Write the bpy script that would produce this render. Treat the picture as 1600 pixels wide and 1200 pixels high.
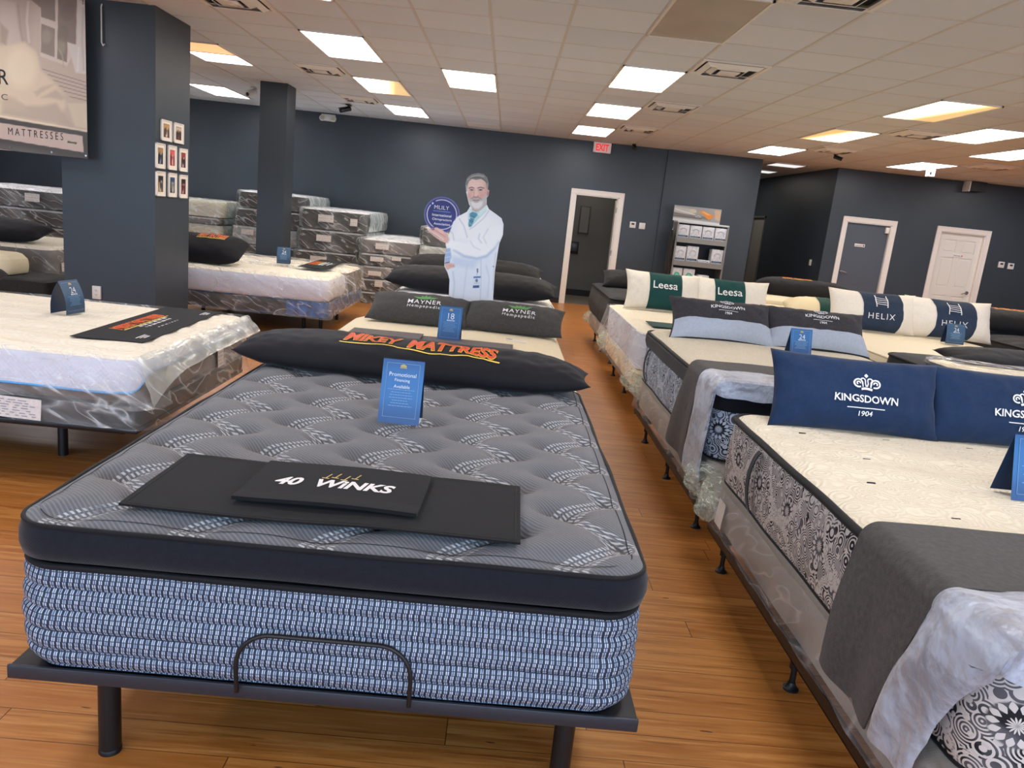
import bpy, bmesh, math, random
from mathutils import Vector, Matrix, noise
sc = bpy.context.scene
for o in list(bpy.data.objects): bpy.data.objects.remove(o)
COL = sc.collection
PI = math.pi
random.seed(7)

# ---------------------------------------------------------------- camera, light, exposure
PITCH, YAW, ROLL = 0.21739, 0.02629, 0.10364
def cam_basis():
    cy, sy, cp, sp = math.cos(YAW), math.sin(YAW), math.cos(PITCH), math.sin(PITCH)
    fwd = Vector((sy*cp, cy*cp, -sp)); right = Vector((cy, -sy, 0)); up = right.cross(fwd)
    cr, sr = math.cos(ROLL), math.sin(ROLL)
    return right*cr + up*sr, up*cr - right*sr, fwd
r_, u_, f_ = cam_basis()
cam_d = bpy.data.cameras.new('camera')
cam_d.sensor_width = 36; cam_d.lens = 1189.9*36/1600; cam_d.clip_start = .05; cam_d.clip_end = 200
cam = bpy.data.objects.new('camera', cam_d); COL.objects.link(cam)
cam.matrix_world = Matrix(((r_.x, u_.x, -f_.x, 0), (r_.y, u_.y, -f_.y, 0), (r_.z, u_.z, -f_.z, 1.57), (0, 0, 0, 1)))
sc.camera = cam

world = bpy.data.worlds.new('daylight'); sc.world = world; world.use_nodes = True
bg = world.node_tree.nodes['Background']
bg.inputs[0].default_value = (.56, .75, 1.0, 1); bg.inputs[1].default_value = 5.6   # open sky outside the shop front
LAMP_MAIN = 12.0          # troffer diffuser radiance
sc.view_settings.view_transform = 'Standard'
sc.view_settings.look = 'None'
sc.view_settings.exposure = 0.1
sc.view_settings.gamma = 1
sc.view_settings.use_curve_mapping = False
sc.cycles.use_denoising = True
sc.cycles.max_bounces = 7; sc.cycles.diffuse_bounces = 4; sc.cycles.glossy_bounces = 3
sc.cycles.transmission_bounces = 4; sc.cycles.transparent_max_bounces = 12
sc.cycles.sample_clamp_indirect = 6; sc.cycles.caustics_reflective = False; sc.cycles.caustics_refractive = False
for i, (px, w) in enumerate(((-6.5, 5.6), (0.5, 6.0), (7.2, 5.6))):       # portals standing in the shop-front openings
    ld = bpy.data.lights.new('window_portal', 'AREA'); ld.shape = 'RECTANGLE'; ld.size = w; ld.size_y = 2.3
    ld.cycles.is_portal = True
    lo = bpy.data.objects.new('window_portal', ld); COL.objects.link(lo)
    lo.location = (px, -2.55, 1.5); lo.rotation_euler = (PI/2, 0, 0)

# ---------------------------------------------------------------- helpers
def lin(c):
    if isinstance(c, str): c = [int(c[i:i+2], 16)/255 for i in (0, 2, 4)]
    return tuple(x/12.92 if x <= .04045 else ((x+.055)/1.055)**2.4 for x in c)

def tag(o, label=None, cat=None, group=None, kind=None):
    if label: o['label'] = label
    if cat: o['category'] = cat
    if group: o['group'] = group
    if kind: o['kind'] = kind
    return o

def thing(name, label, cat, loc=(0, 0, 0), rot=0, group=None):
    o = bpy.data.objects.new(name, None); COL.objects.link(o)
    o.empty_display_size = .1
    o.location = loc
    o.rotation_euler = (0, 0, rot) if not hasattr(rot, '__len__') else rot
    return tag(o, label, cat, group)

def mesh_obj(name, verts, faces, mat=None, parent=None, uv=None, smooth=True, loc=None, cols=None, sharp=None):
    me = bpy.data.meshes.new(name)
    me.from_pydata([tuple(v) for v in verts], [], faces)
    if uv:
        l = me.uv_layers.new(name='UVMap')
        fl = [0.0]*(2*len(me.loops))
        for i, lp in enumerate(me.loops):
            a = uv[lp.vertex_index]; fl[2*i] = a[0]; fl[2*i+1] = a[1]
        l.data.foreach_set('uv', fl)
    if cols:
        ca = me.color_attributes.new('paint', 'FLOAT_COLOR', 'POINT')
        fl = []
        for c in cols: fl += [c[0], c[1], c[2], 1]
        ca.data.foreach_set('color', fl)
    if smooth:
        me.polygons.foreach_set('use_smooth', [True]*len(me.polygons))
        if sharp:
            me.set_sharp_from_angle(angle=math.radians(sharp))
    if mat: me.materials.append(mat)
    o = bpy.data.objects.new(name, me); COL.objects.link(o)
    if parent: o.parent = parent
    if loc: o.location = loc
    return o

class MB:
    """collects boxes, tubes, prisms into one mesh"""
    def __init__(s): s.v = []; s.f = []
    def add(s, v, f):
        n = len(s.v); s.v += [tuple(a) for a in v]; s.f += [tuple(i+n for i in q) for q in f]; return s
    def box(s, c, d, ch=0, rot=None):
        x, y, z = (a/2 for a in d)
        if ch <= 0:
            v = [Vector((i*x, j*y, k*z)) for i in (-1, 1) for j in (-1, 1) for k in (-1, 1)]
            f = [(0,1,3,2),(4,6,7,5),(0,4,5,1),(2,3,7,6),(0,2,6,4),(1,5,7,3)]
        else:
            bm = bmesh.new(); bmesh.ops.create_cube(bm, size=1)
            for q in bm.verts: q.co = Vector((q.co.x*2*x, q.co.y*2*y, q.co.z*2*z))
            bmesh.ops.bevel(bm, geom=list(bm.edges), offset=ch, segments=2, affect='EDGES', profile=.5)
            bm.verts.index_update()
            v = [q.co.copy() for q in bm.verts]; f = [tuple(q.index for q in p.verts) for p in bm.faces]; bm.free()
        if rot is not None: v = [rot @ q for q in v]
        c = Vector(c)
        return s.add([q+c for q in v], f)
    def b2(s, x0, x1, y0, y1, z0, z1, ch=0):
        return s.box(((x0+x1)/2, (y0+y1)/2, (z0+z1)/2), (abs(x1-x0), abs(y1-y0), abs(z1-z0)), ch)
    def cyl(s, p0, p1, r0, r1=None, n=16, cap=True):
        r1 = r0 if r1 is None else r1
        p0 = Vector(p0); p1 = Vector(p1); d = (p1-p0).normalized()
        a = d.orthogonal().normalized(); b = d.cross(a)
        v = []
        for p, r in ((p0, r0), (p1, r1)):
            for i in range(n):
                t = 2*PI*i/n; v.append(p+(a*math.cos(t)+b*math.sin(t))*r)
        f = [(i, (i+1) % n, n+(i+1) % n, n+i) for i in range(n)]
        if cap: f += [tuple(range(n-1, -1, -1)), tuple(range(n, 2*n))]
        return s.add(v, f)
    def tube(s, pts, r, n=10, cap=True):
        pts = [Vector(p) for p in pts]; v = []; f = []; a = None
        for i, p in enumerate(pts):
            d = (pts[min(i+1, len(pts)-1)]-pts[max(i-1, 0)]).normalized()
            a = d.orthogonal().normalized() if a is None else (a-d*a.dot(d)).normalized()
            b = d.cross(a); rr = r(i/(len(pts)-1)) if callable(r) else r
            for k in range(n):
                t = 2*PI*k/n; v.append(p+(a*math.cos(t)+b*math.sin(t))*rr)
        for i in range(len(pts)-1):
            for k in range(n): f.append((i*n+k, i*n+(k+1) % n, (i+1)*n+(k+1) % n, (i+1)*n+k))
        if cap: f += [tuple(range(n-1, -1, -1)), tuple(range((len(pts)-1)*n, len(pts)*n))]
        return s.add(v, f)
    def lathe(s, prof, c=(0, 0, 0), n=24):
        v = []; f = []
        for r, z in prof:
            for k in range(n):
                t = 2*PI*k/n; v.append((c[0]+r*math.cos(t), c[1]+r*math.sin(t), c[2]+z))
        for i in range(len(prof)-1):
            for k in range(n): f.append((i*n+k, i*n+(k+1) % n, (i+1)*n+(k+1) % n, (i+1)*n+k))
        f += [tuple(range(n-1, -1, -1)), tuple(range((len(prof)-1)*n, len(prof)*n))]
        return s.add(v, f)
    def build(s, name, mat, parent=None, smooth=True, loc=None):
        return mesh_obj(name, s.v, s.f, mat, parent, smooth=smooth, loc=loc, sharp=35)

def copy_tree(o, loc, rot=None, label=None, name=None):
    c = o.copy(); COL.objects.link(c); c.location = loc
    if rot is not None: c.rotation_euler = (0, 0, rot)
    if label: c['label'] = label
    for ch in list(o.children):
        d = ch.copy(); COL.objects.link(d); d.parent = c
        for g in list(ch.children):
            e = g.copy(); COL.objects.link(e); e.parent = d
    return c

def smoothstep(a, b, x):
    t = max(0, min(1, (x-a)/(b-a))); return t*t*(3-2*t)

# rounded-rectangle outline: list of (base point, outward normal, arc length)
def rr(hx, hy, r, step=.05, na=10):
    out = []
    cs = [((hx-r), -(hy-r), -PI/2), ((hx-r), (hy-r), 0), (-(hx-r), (hy-r), PI/2), (-(hx-r), -(hy-r), PI)]
    pts = []
    for cx, cy, a0 in cs:
        for i in range(na+1):
            a = a0+PI/2*i/na
            pts.append((Vector((cx+r*math.cos(a), cy+r*math.sin(a), 0)), Vector((math.cos(a), math.sin(a), 0))))
    # insert straight subdivisions
    res = []
    for i, (p, n) in enumerate(pts):
        q, m = pts[(i+1) % len(pts)]
        res.append((p, n)); L = (q-p).length
        if L > step*1.5:
            k = int(L/step)
            for j in range(1, k): res.append((p.lerp(q, j/k), n.lerp(m, j/k).normalized()))
    s = 0; out = []
    for i, (p, n) in enumerate(res):
        out.append((p, n, s)); s += (res[(i+1) % len(res)][0]-p).length
    out.append((res[0][0], res[0][1], s))
    return out

def sweep(name, hx, hy, r, prof, mat, parent, disp=None, step=.05, closed=False, cap_top=False, cap_bot=False, loc=None):
    """prof: list of (offset, z); closed makes a ring (piping)"""
    o = rr(hx, hy, r, step); n = len(o); v = []; uv = []; f = []
    for j, (off, z) in enumerate(prof):
        for i, (p, nn, s) in enumerate(o):
            ii = 0 if i == n-1 else i
            p, nn = o[ii][0], o[ii][1]
            dz = 0; d = off
            if disp:
                e = disp(o[ii][2], z, p, nn)
                if isinstance(e, tuple): d += e[0]; dz = e[1]
                else: d += e
            v.append((p.x+nn.x*d, p.y+nn.y*d, z+dz)); uv.append((s, z))
    m = len(prof)
    for j in range(m if closed else m-1):
        k = (j+1) % m
        for i in range(n-1):
            f.append((j*n+i, j*n+i+1, k*n+i+1, k*n+i))
    if cap_top: f.append(tuple((m-1)*n+i for i in range(n-1)))
    if cap_bot: f.append(tuple(i for i in range(n-2, -1, -1)))
    return mesh_obj(name, v, f, mat, parent, uv=uv, loc=loc, sharp=50)

def ring_prof(off, z, r, n=8):
    return [(off+r*math.cos(2*PI*k/n), z+r*math.sin(2*PI*k/n)) for k in range(n)]

def top_panel(name, hx, hy, r, zf, mat, parent, res=.04, ext=0.0):
    """grid bounded by a rounded rectangle; zf(x, y, d) with d the distance to the edge"""
    nx = max(4, int(2*hx/res)); ys = []
    ny = max(6, int(2*hy/res))
    for j in range(ny+1): ys.append(-hy+2*hy*j/ny)
    for k in range(1, 8):
        t = r*(1-math.cos(PI/2*k/8)); ys += [-hy+t, hy-t]
    ys = sorted(set(round(a, 5) for a in ys)); ny = len(ys)-1
    v = []; uv = []
    for y in ys:
        dy = abs(y)-(hy-r)
        xe = hx if dy <= 0 else hx-r+math.sqrt(max(0, r*r-dy*dy))
        for i in range(nx+1):
            x = xe*(2*i/nx-1)
            dx = abs(x)-(hx-r)
            if dx > 0 and dy > 0: d = r-math.hypot(dx, dy)
            else: d = min(hx-abs(x), hy-abs(y))
            v.append((x, y, zf(x, y, max(0, d)))); uv.append((x, y))
    f = [(j*(nx+1)+i, j*(nx+1)+i+1, (j+1)*(nx+1)+i+1, (j+1)*(nx+1)+i) for j in range(ny) for i in range(nx)]
    return mesh_obj(name, v, f, mat, parent, uv=uv)

def grid_surf(fn, us, vs, name, mat, parent, uvf=None, thick=0, loc=None, double=False):
    v = []; uv = []
    for b in vs:
        for a in us:
            v.append(Vector(fn(a, b))); uv.append(uvf(a, b) if uvf else (a, b))
    n = len(us); m = len(vs)
    f = [(j*n+i, j*n+i+1, (j+1)*n+i+1, (j+1)*n+i) for j in range(m-1) for i in range(n-1)]
    if thick:
        # offset copy along normals
        N = len(v); nor = [Vector() for _ in v]
        for q in f:
            a, b, c, d = (v[i] for i in q); nn = (c-a).cross(d-b)
            for i in q: nor[i] += nn
        for i in range(N):
            nor[i].normalize(); v.append(v[i]-nor[i]*thick); uv.append(uv[i])
        f += [tuple(i+N for i in reversed(q)) for q in list(f)]
        bd = [i for i in range(n)] + [j*n+n-1 for j in range(1, m)] + [(m-1)*n+i for i in range(n-2, -1, -1)] + [j*n for j in range(m-2, 0, -1)]
        for k in range(len(bd)):
            a, b = bd[k], bd[(k+1) % len(bd)]
            f.append((b, a, a+N, b+N))
    return mesh_obj(name, v, f, mat, parent, uv=uv, loc=loc, sharp=60)

def lsp(a, b, n): return [a+(b-a)*i/(n-1) for i in range(n)]

# flat lettering -------------------------------------------------------------
_tc = {}
def text_geo(s, size=1.0, bold=0.0, shear=0.0, sub=None, sx=1.0, space=1.0, line=1.0, extr=0):
    key = (s, size, bold, shear, sub, sx, space, line)
    if key in _tc: return _tc[key]
    cu = bpy.data.curves.new('lettering', 'FONT'); cu.body = s; cu.size = 1; cu.align_x = 'CENTER'; cu.align_y = 'CENTER'
    cu.offset = bold; cu.shear = shear; cu.space_character = space; cu.space_line = line; cu.resolution_u = 3
    ob = bpy.data.objects.new('lettering', cu); COL.objects.link(ob)
    bpy.context.view_layer.update()
    dg = bpy.context.evaluated_depsgraph_get()
    me = bpy.data.meshes.new_from_object(ob.evaluated_get(dg))
    bm = bmesh.new(); bm.from_mesh(me)
    bmesh.ops.remove_doubles(bm, verts=bm.verts, dist=1e-5)
    for q in bm.verts: q.co = Vector((q.co.x*size*sx, q.co.y*size, 0))
    if sub:
        bmesh.ops.triangulate(bm, faces=bm.faces)
        for _ in range(3):
            es = [e for e in bm.edges if e.calc_length() > sub]
            if not es: break
            bmesh.ops.subdivide_edges(bm, edges=es, cuts=1)
            bmesh.ops.triangulate(bm, faces=[f for f in bm.faces if len(f.verts) > 3])
    bm.verts.index_update()
    v = [(q.co.x, q.co.y) for q in bm.verts]; f = [tuple(q.index for q in p.verts) for p in bm.faces]
    bm.free(); bpy.data.meshes.remove(me); bpy.data.objects.remove(ob); bpy.data.curves.remove(cu)
    # recentre on the bounding box
    if v:
        cx = (min(a[0] for a in v)+max(a[0] for a in v))/2; cy = (min(a[1] for a in v)+max(a[1] for a in v))/2
        v = [(a[0]-cx, a[1]-cy) for a in v]
    _tc[key] = (v, f); return v, f

def fit(g, w=None, h=None):
    v, f = g
    W = max(a[0] for a in v)-min(a[0] for a in v); H = max(a[1] for a in v)-min(a[1] for a in v)
    kx = w/W if w else h/H
    ky = h/H if h else kx
    return [(a[0]*kx, a[1]*ky) for a in v], f

class G2:
    """2D artwork collected into one mesh; placed on any surface by a mapping"""
    def __init__(s): s.v = []; s.f = []
    def add(s, g, dx=0, dy=0, rot=0):
        n = len(s.v); c, q = math.cos(rot), math.sin(rot)
        s.v += [(a*c-b*q+dx, a*q+b*c+dy) for a, b in g[0]]; s.f += [tuple(i+n for i in t) for t in g[1]]; return s
    def rect(s, x0, x1, y0, y1, n=1):
        for i in range(n):
            a = x0+(x1-x0)*i/n; b = x0+(x1-x0)*(i+1)/n
            s.add(([(a, y0), (b, y0), (b, y1), (a, y1)], [(0, 1, 2, 3)]))
        return s
    def poly(s, pts): return s.add((pts, [tuple(range(len(pts)))]))
    def disc(s, cx, cy, r, ry=None, n=28):
        ry = ry or r
        return s.poly([(cx+r*math.cos(2*PI*k/n), cy+ry*math.sin(2*PI*k/n)) for k in range(n)])
    def stroke(s, pts, w, closed=False):
        P = [Vector((a, b)) for a, b in pts]; n = len(P); L = []
        for i in range(n):
            a = P[(i-1) % n] if closed or i > 0 else P[i]; b = P[(i+1) % n] if closed or i < n-1 else P[i]
            d = (b-a).normalized(); nn = Vector((-d.y, d.x))
            ww = w(i/(n-1)) if callable(w) else w
            L += [tuple(P[i]+nn*ww/2), tuple(P[i]-nn*ww/2)]
        f = []
        for i in range(n if closed else n-1):
            j = (i+1) % n; f.append((2*i, 2*i+1, 2*j+1, 2*j))
        return s.add((L, f))
    def place(s, name, fn, mat, parent):
        return mesh_obj(name, [fn(a, b) for a, b in s.v], s.f, mat, parent, smooth=False)

def arc(cx, cy, r, a0, a1, n=14, ry=None):
    ry = ry or r
    return [(cx+r*math.cos(math.radians(a0+(a1-a0)*i/(n-1))), cy+ry*math.sin(math.radians(a0+(a1-a0)*i/(n-1)))) for i in range(n)]
# ---------------------------------------------------------------- materials
class X:
    """shader maths on sockets"""
    nt = None
    def __init__(s, sock): s.s = sock
    @staticmethod
    def op(o, *a, clamp=False):
        n = X.nt.nodes.new('ShaderNodeMath'); n.operation = o; n.use_clamp = clamp
        for i, q in enumerate(a):
            if isinstance(q, X): X.nt.links.new(q.s, n.inputs[i])
            else: n.inputs[i].default_value = q
        return X(n.outputs[0])
    def __add__(s, o): return X.op('ADD', s, o)
    __radd__ = __add__
    def __sub__(s, o): return X.op('SUBTRACT', s, o)
    def __rsub__(s, o): return X.op('SUBTRACT', o, s)
    def __mul__(s, o): return X.op('MULTIPLY', s, o)
    __rmul__ = __mul__
    def __truediv__(s, o): return X.op('DIVIDE', s, o)
    def sin(s): return X.op('SINE', s)
    def cos(s): return X.op('COSINE', s)
    def abs(s): return X.op('ABSOLUTE', s)
    def floor(s): return X.op('FLOOR', s)
    def fract(s): return X.op('FRACT', s)
    def gt(s, v): return X.op('GREATER_THAN', s, v)
    def lt(s, v): return X.op('LESS_THAN', s, v)
    def max(s, v): return X.op('MAXIMUM', s, v)
    def min(s, v): return X.op('MINIMUM', s, v)
    def pow(s, v): return X.op('POWER', s, v)
    def clamp(s): return X.op('ADD', s, 0, clamp=True)
    def ss(s, a, b):
        n = X.nt.nodes.new('ShaderNodeMapRange'); n.interpolation_type = 'SMOOTHSTEP'
        X.nt.links.new(s.s, n.inputs[0]); n.inputs[1].default_value = a; n.inputs[2].default_value = b
        return X(n.outputs[0])

class M:
    def __init__(s, name):
        s.m = bpy.data.materials.new(name); s.m.use_nodes = True; s.nt = s.m.node_tree; X.nt = s.nt
        s.b = s.nt.nodes['Principled BSDF']; s.out = s.nt.nodes['Material Output']
    def n(s, t, **k):
        q = s.nt.nodes.new(t)
        for a, v in k.items():
            if hasattr(q, a): setattr(q, a, v)
            else: q.inputs[a].default_value = v
        return q
    def link(s, a, b): s.nt.links.new(a.s if isinstance(a, X) else a, b)
    def obj(s):
        t = s.n('ShaderNodeTexCoord'); q = s.n('ShaderNodeSeparateXYZ'); s.link(t.outputs['Object'], q.inputs[0])
        return X(q.outputs[0]), X(q.outputs[1]), X(q.outputs[2]), t.outputs['Object']
    def uv(s):
        t = s.n('ShaderNodeTexCoord'); q = s.n('ShaderNodeSeparateXYZ'); s.link(t.outputs['UV'], q.inputs[0])
        return X(q.outputs[0]), X(q.outputs[1]), t.outputs['UV']
    def xyz(s, x, y, z=0.0):
        q = s.n('ShaderNodeCombineXYZ')
        for i, a in enumerate((x, y, z)):
            if isinstance(a, X): s.link(a, q.inputs[i])
            else: q.inputs[i].default_value = a
        return q.outputs[0]
    def noise(s, vec, scale=5, detail=3, rough=.5, dist=0):
        q = s.n('ShaderNodeTexNoise'); s.link(vec, q.inputs['Vector'])
        q.inputs['Scale'].default_value = scale; q.inputs['Detail'].default_value = detail
        q.inputs['Roughness'].default_value = rough; q.inputs['Distortion'].default_value = dist
        return X(q.outputs[0])
    def voro(s, vec, scale=5, feature='F1', out=0):
        q = s.n('ShaderNodeTexVoronoi', feature=feature); s.link(vec, q.inputs['Vector']); q.inputs['Scale'].default_value = scale
        return X(q.outputs[out])
    def mix(s, fac, a, b):
        q = s.n('ShaderNodeMix', data_type='RGBA')
        for sock, v in ((q.inputs[0], fac), (q.inputs[6], a), (q.inputs[7], b)):
            if isinstance(v, X): s.link(v, sock)
            elif isinstance(v, (int, float)): sock.default_value = v
            elif hasattr(v, 'node'): s.link(v, sock)
            else: sock.default_value = (*v, 1)
        return q.outputs[2]
    def col(s, c):
        if hasattr(c, 'node'): s.link(c, s.b.inputs['Base Color'])
        else: s.b.inputs['Base Color'].default_value = (*c, 1)
    def set(s, **k):
        for a, v in k.items():
            a = {'rough': 'Roughness', 'metal': 'Metallic', 'sheen': 'Sheen Weight', 'sheen_rough': 'Sheen Roughness', 'coat': 'Coat Weight', 'coat_rough': 'Coat Roughness',
                 'spec': 'Specular IOR Level', 'alpha': 'Alpha', 'emit': 'Emission Strength', 'aniso': 'Anisotropic'}.get(a, a)
            if isinstance(v, X): s.link(v, s.b.inputs[a])
            else: s.b.inputs[a].default_value = v
        return s
    def bump(s, h, strength=.3, dist=.01):
        q = s.n('ShaderNodeBump'); s.link(h, q.inputs['Height']); q.inputs['Strength'].default_value = strength; q.inputs['Distance'].default_value = dist
        s.link(q.outputs[0], s.b.inputs['Normal']); return s

MT = {}
def plain(name, c, rough=.5, var=0, vs=20, bump=0, bs=200, **k):
    if name in MT: return MT[name]
    m = M(name); c = lin(c)
    if var or bump:
        x, y, z, o = m.obj()
    if var:
        nz = m.noise(o, vs, 3)
        m.col(m.mix(nz.ss(.3, .7), tuple(a*(1-var) for a in c), tuple(min(1, a*(1+var)) for a in c)))
    else: m.col(c)
    m.set(rough=rough, **k)
    if bump: m.bump(m.noise(o, bs, 2), bump, .002)
    MT[name] = m.m; return m.m

def fabric(name, c, rough=.9, weave=900, var=.12, sheen=.3, bump=.25):
    if name in MT: return MT[name]
    m = M(name); c = lin(c); x, y, z, o = m.obj()
    w = (x*weave).sin()*(y*weave).sin()*(z*weave).cos()
    nz = m.noise(o, 60, 4, .6)
    m.col(m.mix(nz.ss(.25, .75), tuple(a*(1-var) for a in c), tuple(min(1, a*(1+var)) for a in c)))
    m.set(rough=rough, sheen=sheen*.3, spec=.22)
    m.bump(m.noise(o, 400, 2)+w*.3+m.noise(o, 14, 2)*2.0, bump, .003)
    MT[name] = m.m; return m.m

# room
def mk_wall(name, c, rough=.42):
    m = M(name); x, y, z, o = m.obj(); c = lin(c)
    m.col(m.mix(m.noise(o, 1.3, 2).ss(.3, .7), tuple(a*.93 for a in c), tuple(a*1.07 for a in c)))
    m.set(rough=rough, spec=.5); m.bump(m.noise(o, 260, 2, .6), .12, .001); return m.m
MT['wall_paint'] = mk_wall('navy_wall_paint', '3a434b')
MT['wall_paint_dark'] = mk_wall('corridor_wall_paint', '3a4550')
MT['grey_paint'] = mk_wall('grey_wall_paint', '6b6d6b', .6)
m = M('ceiling_tile'); x, y, z, o = m.obj()
tn = m.n('ShaderNodeTexWhiteNoise', noise_dimensions='2D'); m.link(m.xyz(((x+.90)/.61).floor(), ((y-6.41)/.61).floor()), tn.inputs['Vector'])
m.col(m.mix(X(tn.outputs[0]), lin('d9dfe8'), lin('e2e7ee')))
m.set(rough=.95, spec=.2); m.bump(m.noise(o, 160, 4, .7), .3, .003); MT['tile'] = m.m
MT['tbar'] = plain('grid_bar_paint', 'd2cdc8', .6)
MT['white_paint'] = plain('white_trim_paint', 'efe9e0', .45)
MT['door_white'] = plain('white_door_paint', 'e9e6dc', .45)
MT['door_grey'] = plain('grey_door_paint', '545c66', .45)
MT['plastic_white'] = plain('white_plastic', 'e8e6e0', .4)
MT['black_metal'] = plain('black_powder_coat', '0e0f13', .42, spec=.5)
MT['black_plastic'] = plain('black_plastic', '0f1012', .4)
MT['chrome'] = plain('brushed_nickel', 'b9b6b0', .25, metal=1.0)
MT['paper'] = plain('paper_label', 'e6ded8', .7, var=.06, vs=60)
MT['baseboard'] = plain('black_baseboard_vinyl', '17181a', .5)

# floor: bamboo planks running left-right
m = M('wood_plank_floor'); x, y, z, o = m.obj()
PW = .125
row = (y/PW).floor()
r1 = m.n('ShaderNodeTexWhiteNoise', noise_dimensions='1D'); m.link(row, r1.inputs['W'])
xx = x/1.83+X(r1.outputs[0])*7
pid = m.xyz(xx.floor(), row)
r2 = m.n('ShaderNodeTexWhiteNoise', noise_dimensions='2D'); m.link(pid, r2.inputs['Vector'])
rv = X(r2.outputs[0])
gr = m.noise(m.xyz(x*1.1+rv*40, y*17, rv*9), 2.0, 4, .6, .4)
st = m.noise(m.xyz(x*1.7+rv*13, y*42), 1.5, 4, .6)
dk = m.noise(m.xyz(x*2.2+rv*31, y*48), 1.0, 2, .5)
kn = m.noise(m.xyz(x*9+rv*17, y*38), 1.3, 1, .4)
c = m.mix(gr.ss(.32, .68), lin('a5642a'), lin('cc8a46'))
c = m.mix(rv.ss(.1, .9)*.65, c, lin('b06c30'))
c = m.mix(st.ss(.50, .78)*.6, c, lin('deaa68'))
c = m.mix(dk.ss(.60, .74)*.6, c, lin('743f1a'))
c = m.mix(kn.ss(.76, .80)*.8, c, lin('3c1f0e'))
fy = (y/PW).fract(); fx = xx.fract()
seam = (fy.lt(.022)).max(fx.lt(.0020))
c = m.mix(seam*.8, c, lin('41210d'))
m.col(c); m.set(rough=gr*.12+.27, spec=.5)
m.bump(gr*.25-seam*1.0, .25, .002)
MT['floor'] = m.m
m = M('grey_vinyl_floor'); x, y, z, o = m.obj(); m.col(m.mix(m.noise(o, 8, 3).ss(.3, .7), lin('6b665c'), lin('847e72'))); m.set(rough=.4); MT['vinyl'] = m.m

def mk_emit(name, col, s, edge=None, base=.8):
    m = M(name); m.set(rough=.5); m.col((base, base*.9, base*.9))
    m.b.inputs['Emission Color'].default_value = (*lin(col), 1); m.set(emit=s)
    if edge:   # tubes behind the acrylic: one half of the panel burns dimmer and yellower
        u, v, uvs = m.uv()
        t = (u*edge[1]+v*edge[2]).ss(edge[3], edge[4])
        c = m.mix(t, lin(col), lin(edge[0]))
        m.link(c, m.b.inputs['Emission Color']); m.set(emit=s-(s*edge[5])*t)
    return m.m
MT['lit'] = mk_emit('lit_diffuser', 'fff3dc', LAMP_MAIN)
MT['lit_cool'] = mk_emit('lit_diffuser_cool', 'fbfaff', LAMP_MAIN)
MT['lit_half'] = mk_emit('lit_diffuser_half_yellow', 'fff0d2', LAMP_MAIN, ('ffd27a', 1.2, .35, .35, 1.15, .95))
MT['lit_orange'] = mk_emit('lit_diffuser_orange', 'ffb878', .95)
MT['lit_dim'] = mk_emit('lit_diffuser_dim', 'e8ecee', 1.0)
MT['lit_added'] = mk_emit('lit_diffuser_added', 'fff0dd', 5)  # glow of the unseen panels added for corridor and stock room
MT['unlit'] = plain('unlit_acrylic_diffuser', 'bdb4a6', .35, var=.05, vs=3)

# clear film over bagged mattresses
def mk_film(name, base=.10, streak=.55, tint='ffffff', sc=1.0, rough=.14):
    m = M(name); x, y, z, o = m.obj()
    w0 = m.noise(o, 1.3*sc, 1)
    w1 = m.noise(m.xyz(x+w0*.5, y-w0*.4, z*1.3+w0*.4), 2.4*sc, 1.2, .4, .4)
    dg = x*.8+y*.8
    w2 = m.noise(m.xyz((dg+z*1.6)*1.6, (dg-z*1.6)*.28+w0*.4, (x-y)*.7), 4.6*sc, 1.0, .4, .15)
    rid = 1-((w1-.5).abs()*26).clamp()
    rid2 = 1-((w2-.54).abs()*16).clamp()
    soft = w1.ss(.45, .75)
    lw = m.n('ShaderNodeLayerWeight'); lw.inputs[0].default_value = .35
    msk = m.noise(m.xyz(x+7, y+3, z*1.5), 2.6*sc, 1, .4).ss(.46, .62)
    fac = (base+rid.pow(2.5)*streak*.75*msk+rid2.pow(3)*streak*.9*(1-msk*.6)+soft*streak*.35+X(lw.outputs['Facing']).pow(2.5)*.35).clamp()  # streak highlights painted in as whiter, denser film
    m.col(lin(tint)); m.set(rough=rough, spec=.9)
    m.bump(w1*1.0+w2*.8, .8, .06)
    tr = m.n('ShaderNodeBsdfTransparent'); ms = m.n('ShaderNodeMixShader')
    m.link(fac, ms.inputs[0]); m.link(tr.outputs[0], ms.inputs[1]); m.link(m.b.outputs[0], ms.inputs[2]); m.link(ms.outputs[0], m.out.inputs[0])
    return m.m
MT['film'] = mk_film('clear_plastic_film', .09, .42)
MT['film_milky'] = mk_film('milky_plastic_film', .42, .35, 'eef3ee')
MT['film_end'] = mk_film('folded_plastic_film', .50, .35, 'dfe9e6')
MT['film_light'] = mk_film('light_plastic_film', .05, .22)
MT['film_green'] = mk_film('bunched_plastic_film', .14, .55, 'e9f2df', 2.4)

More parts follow.
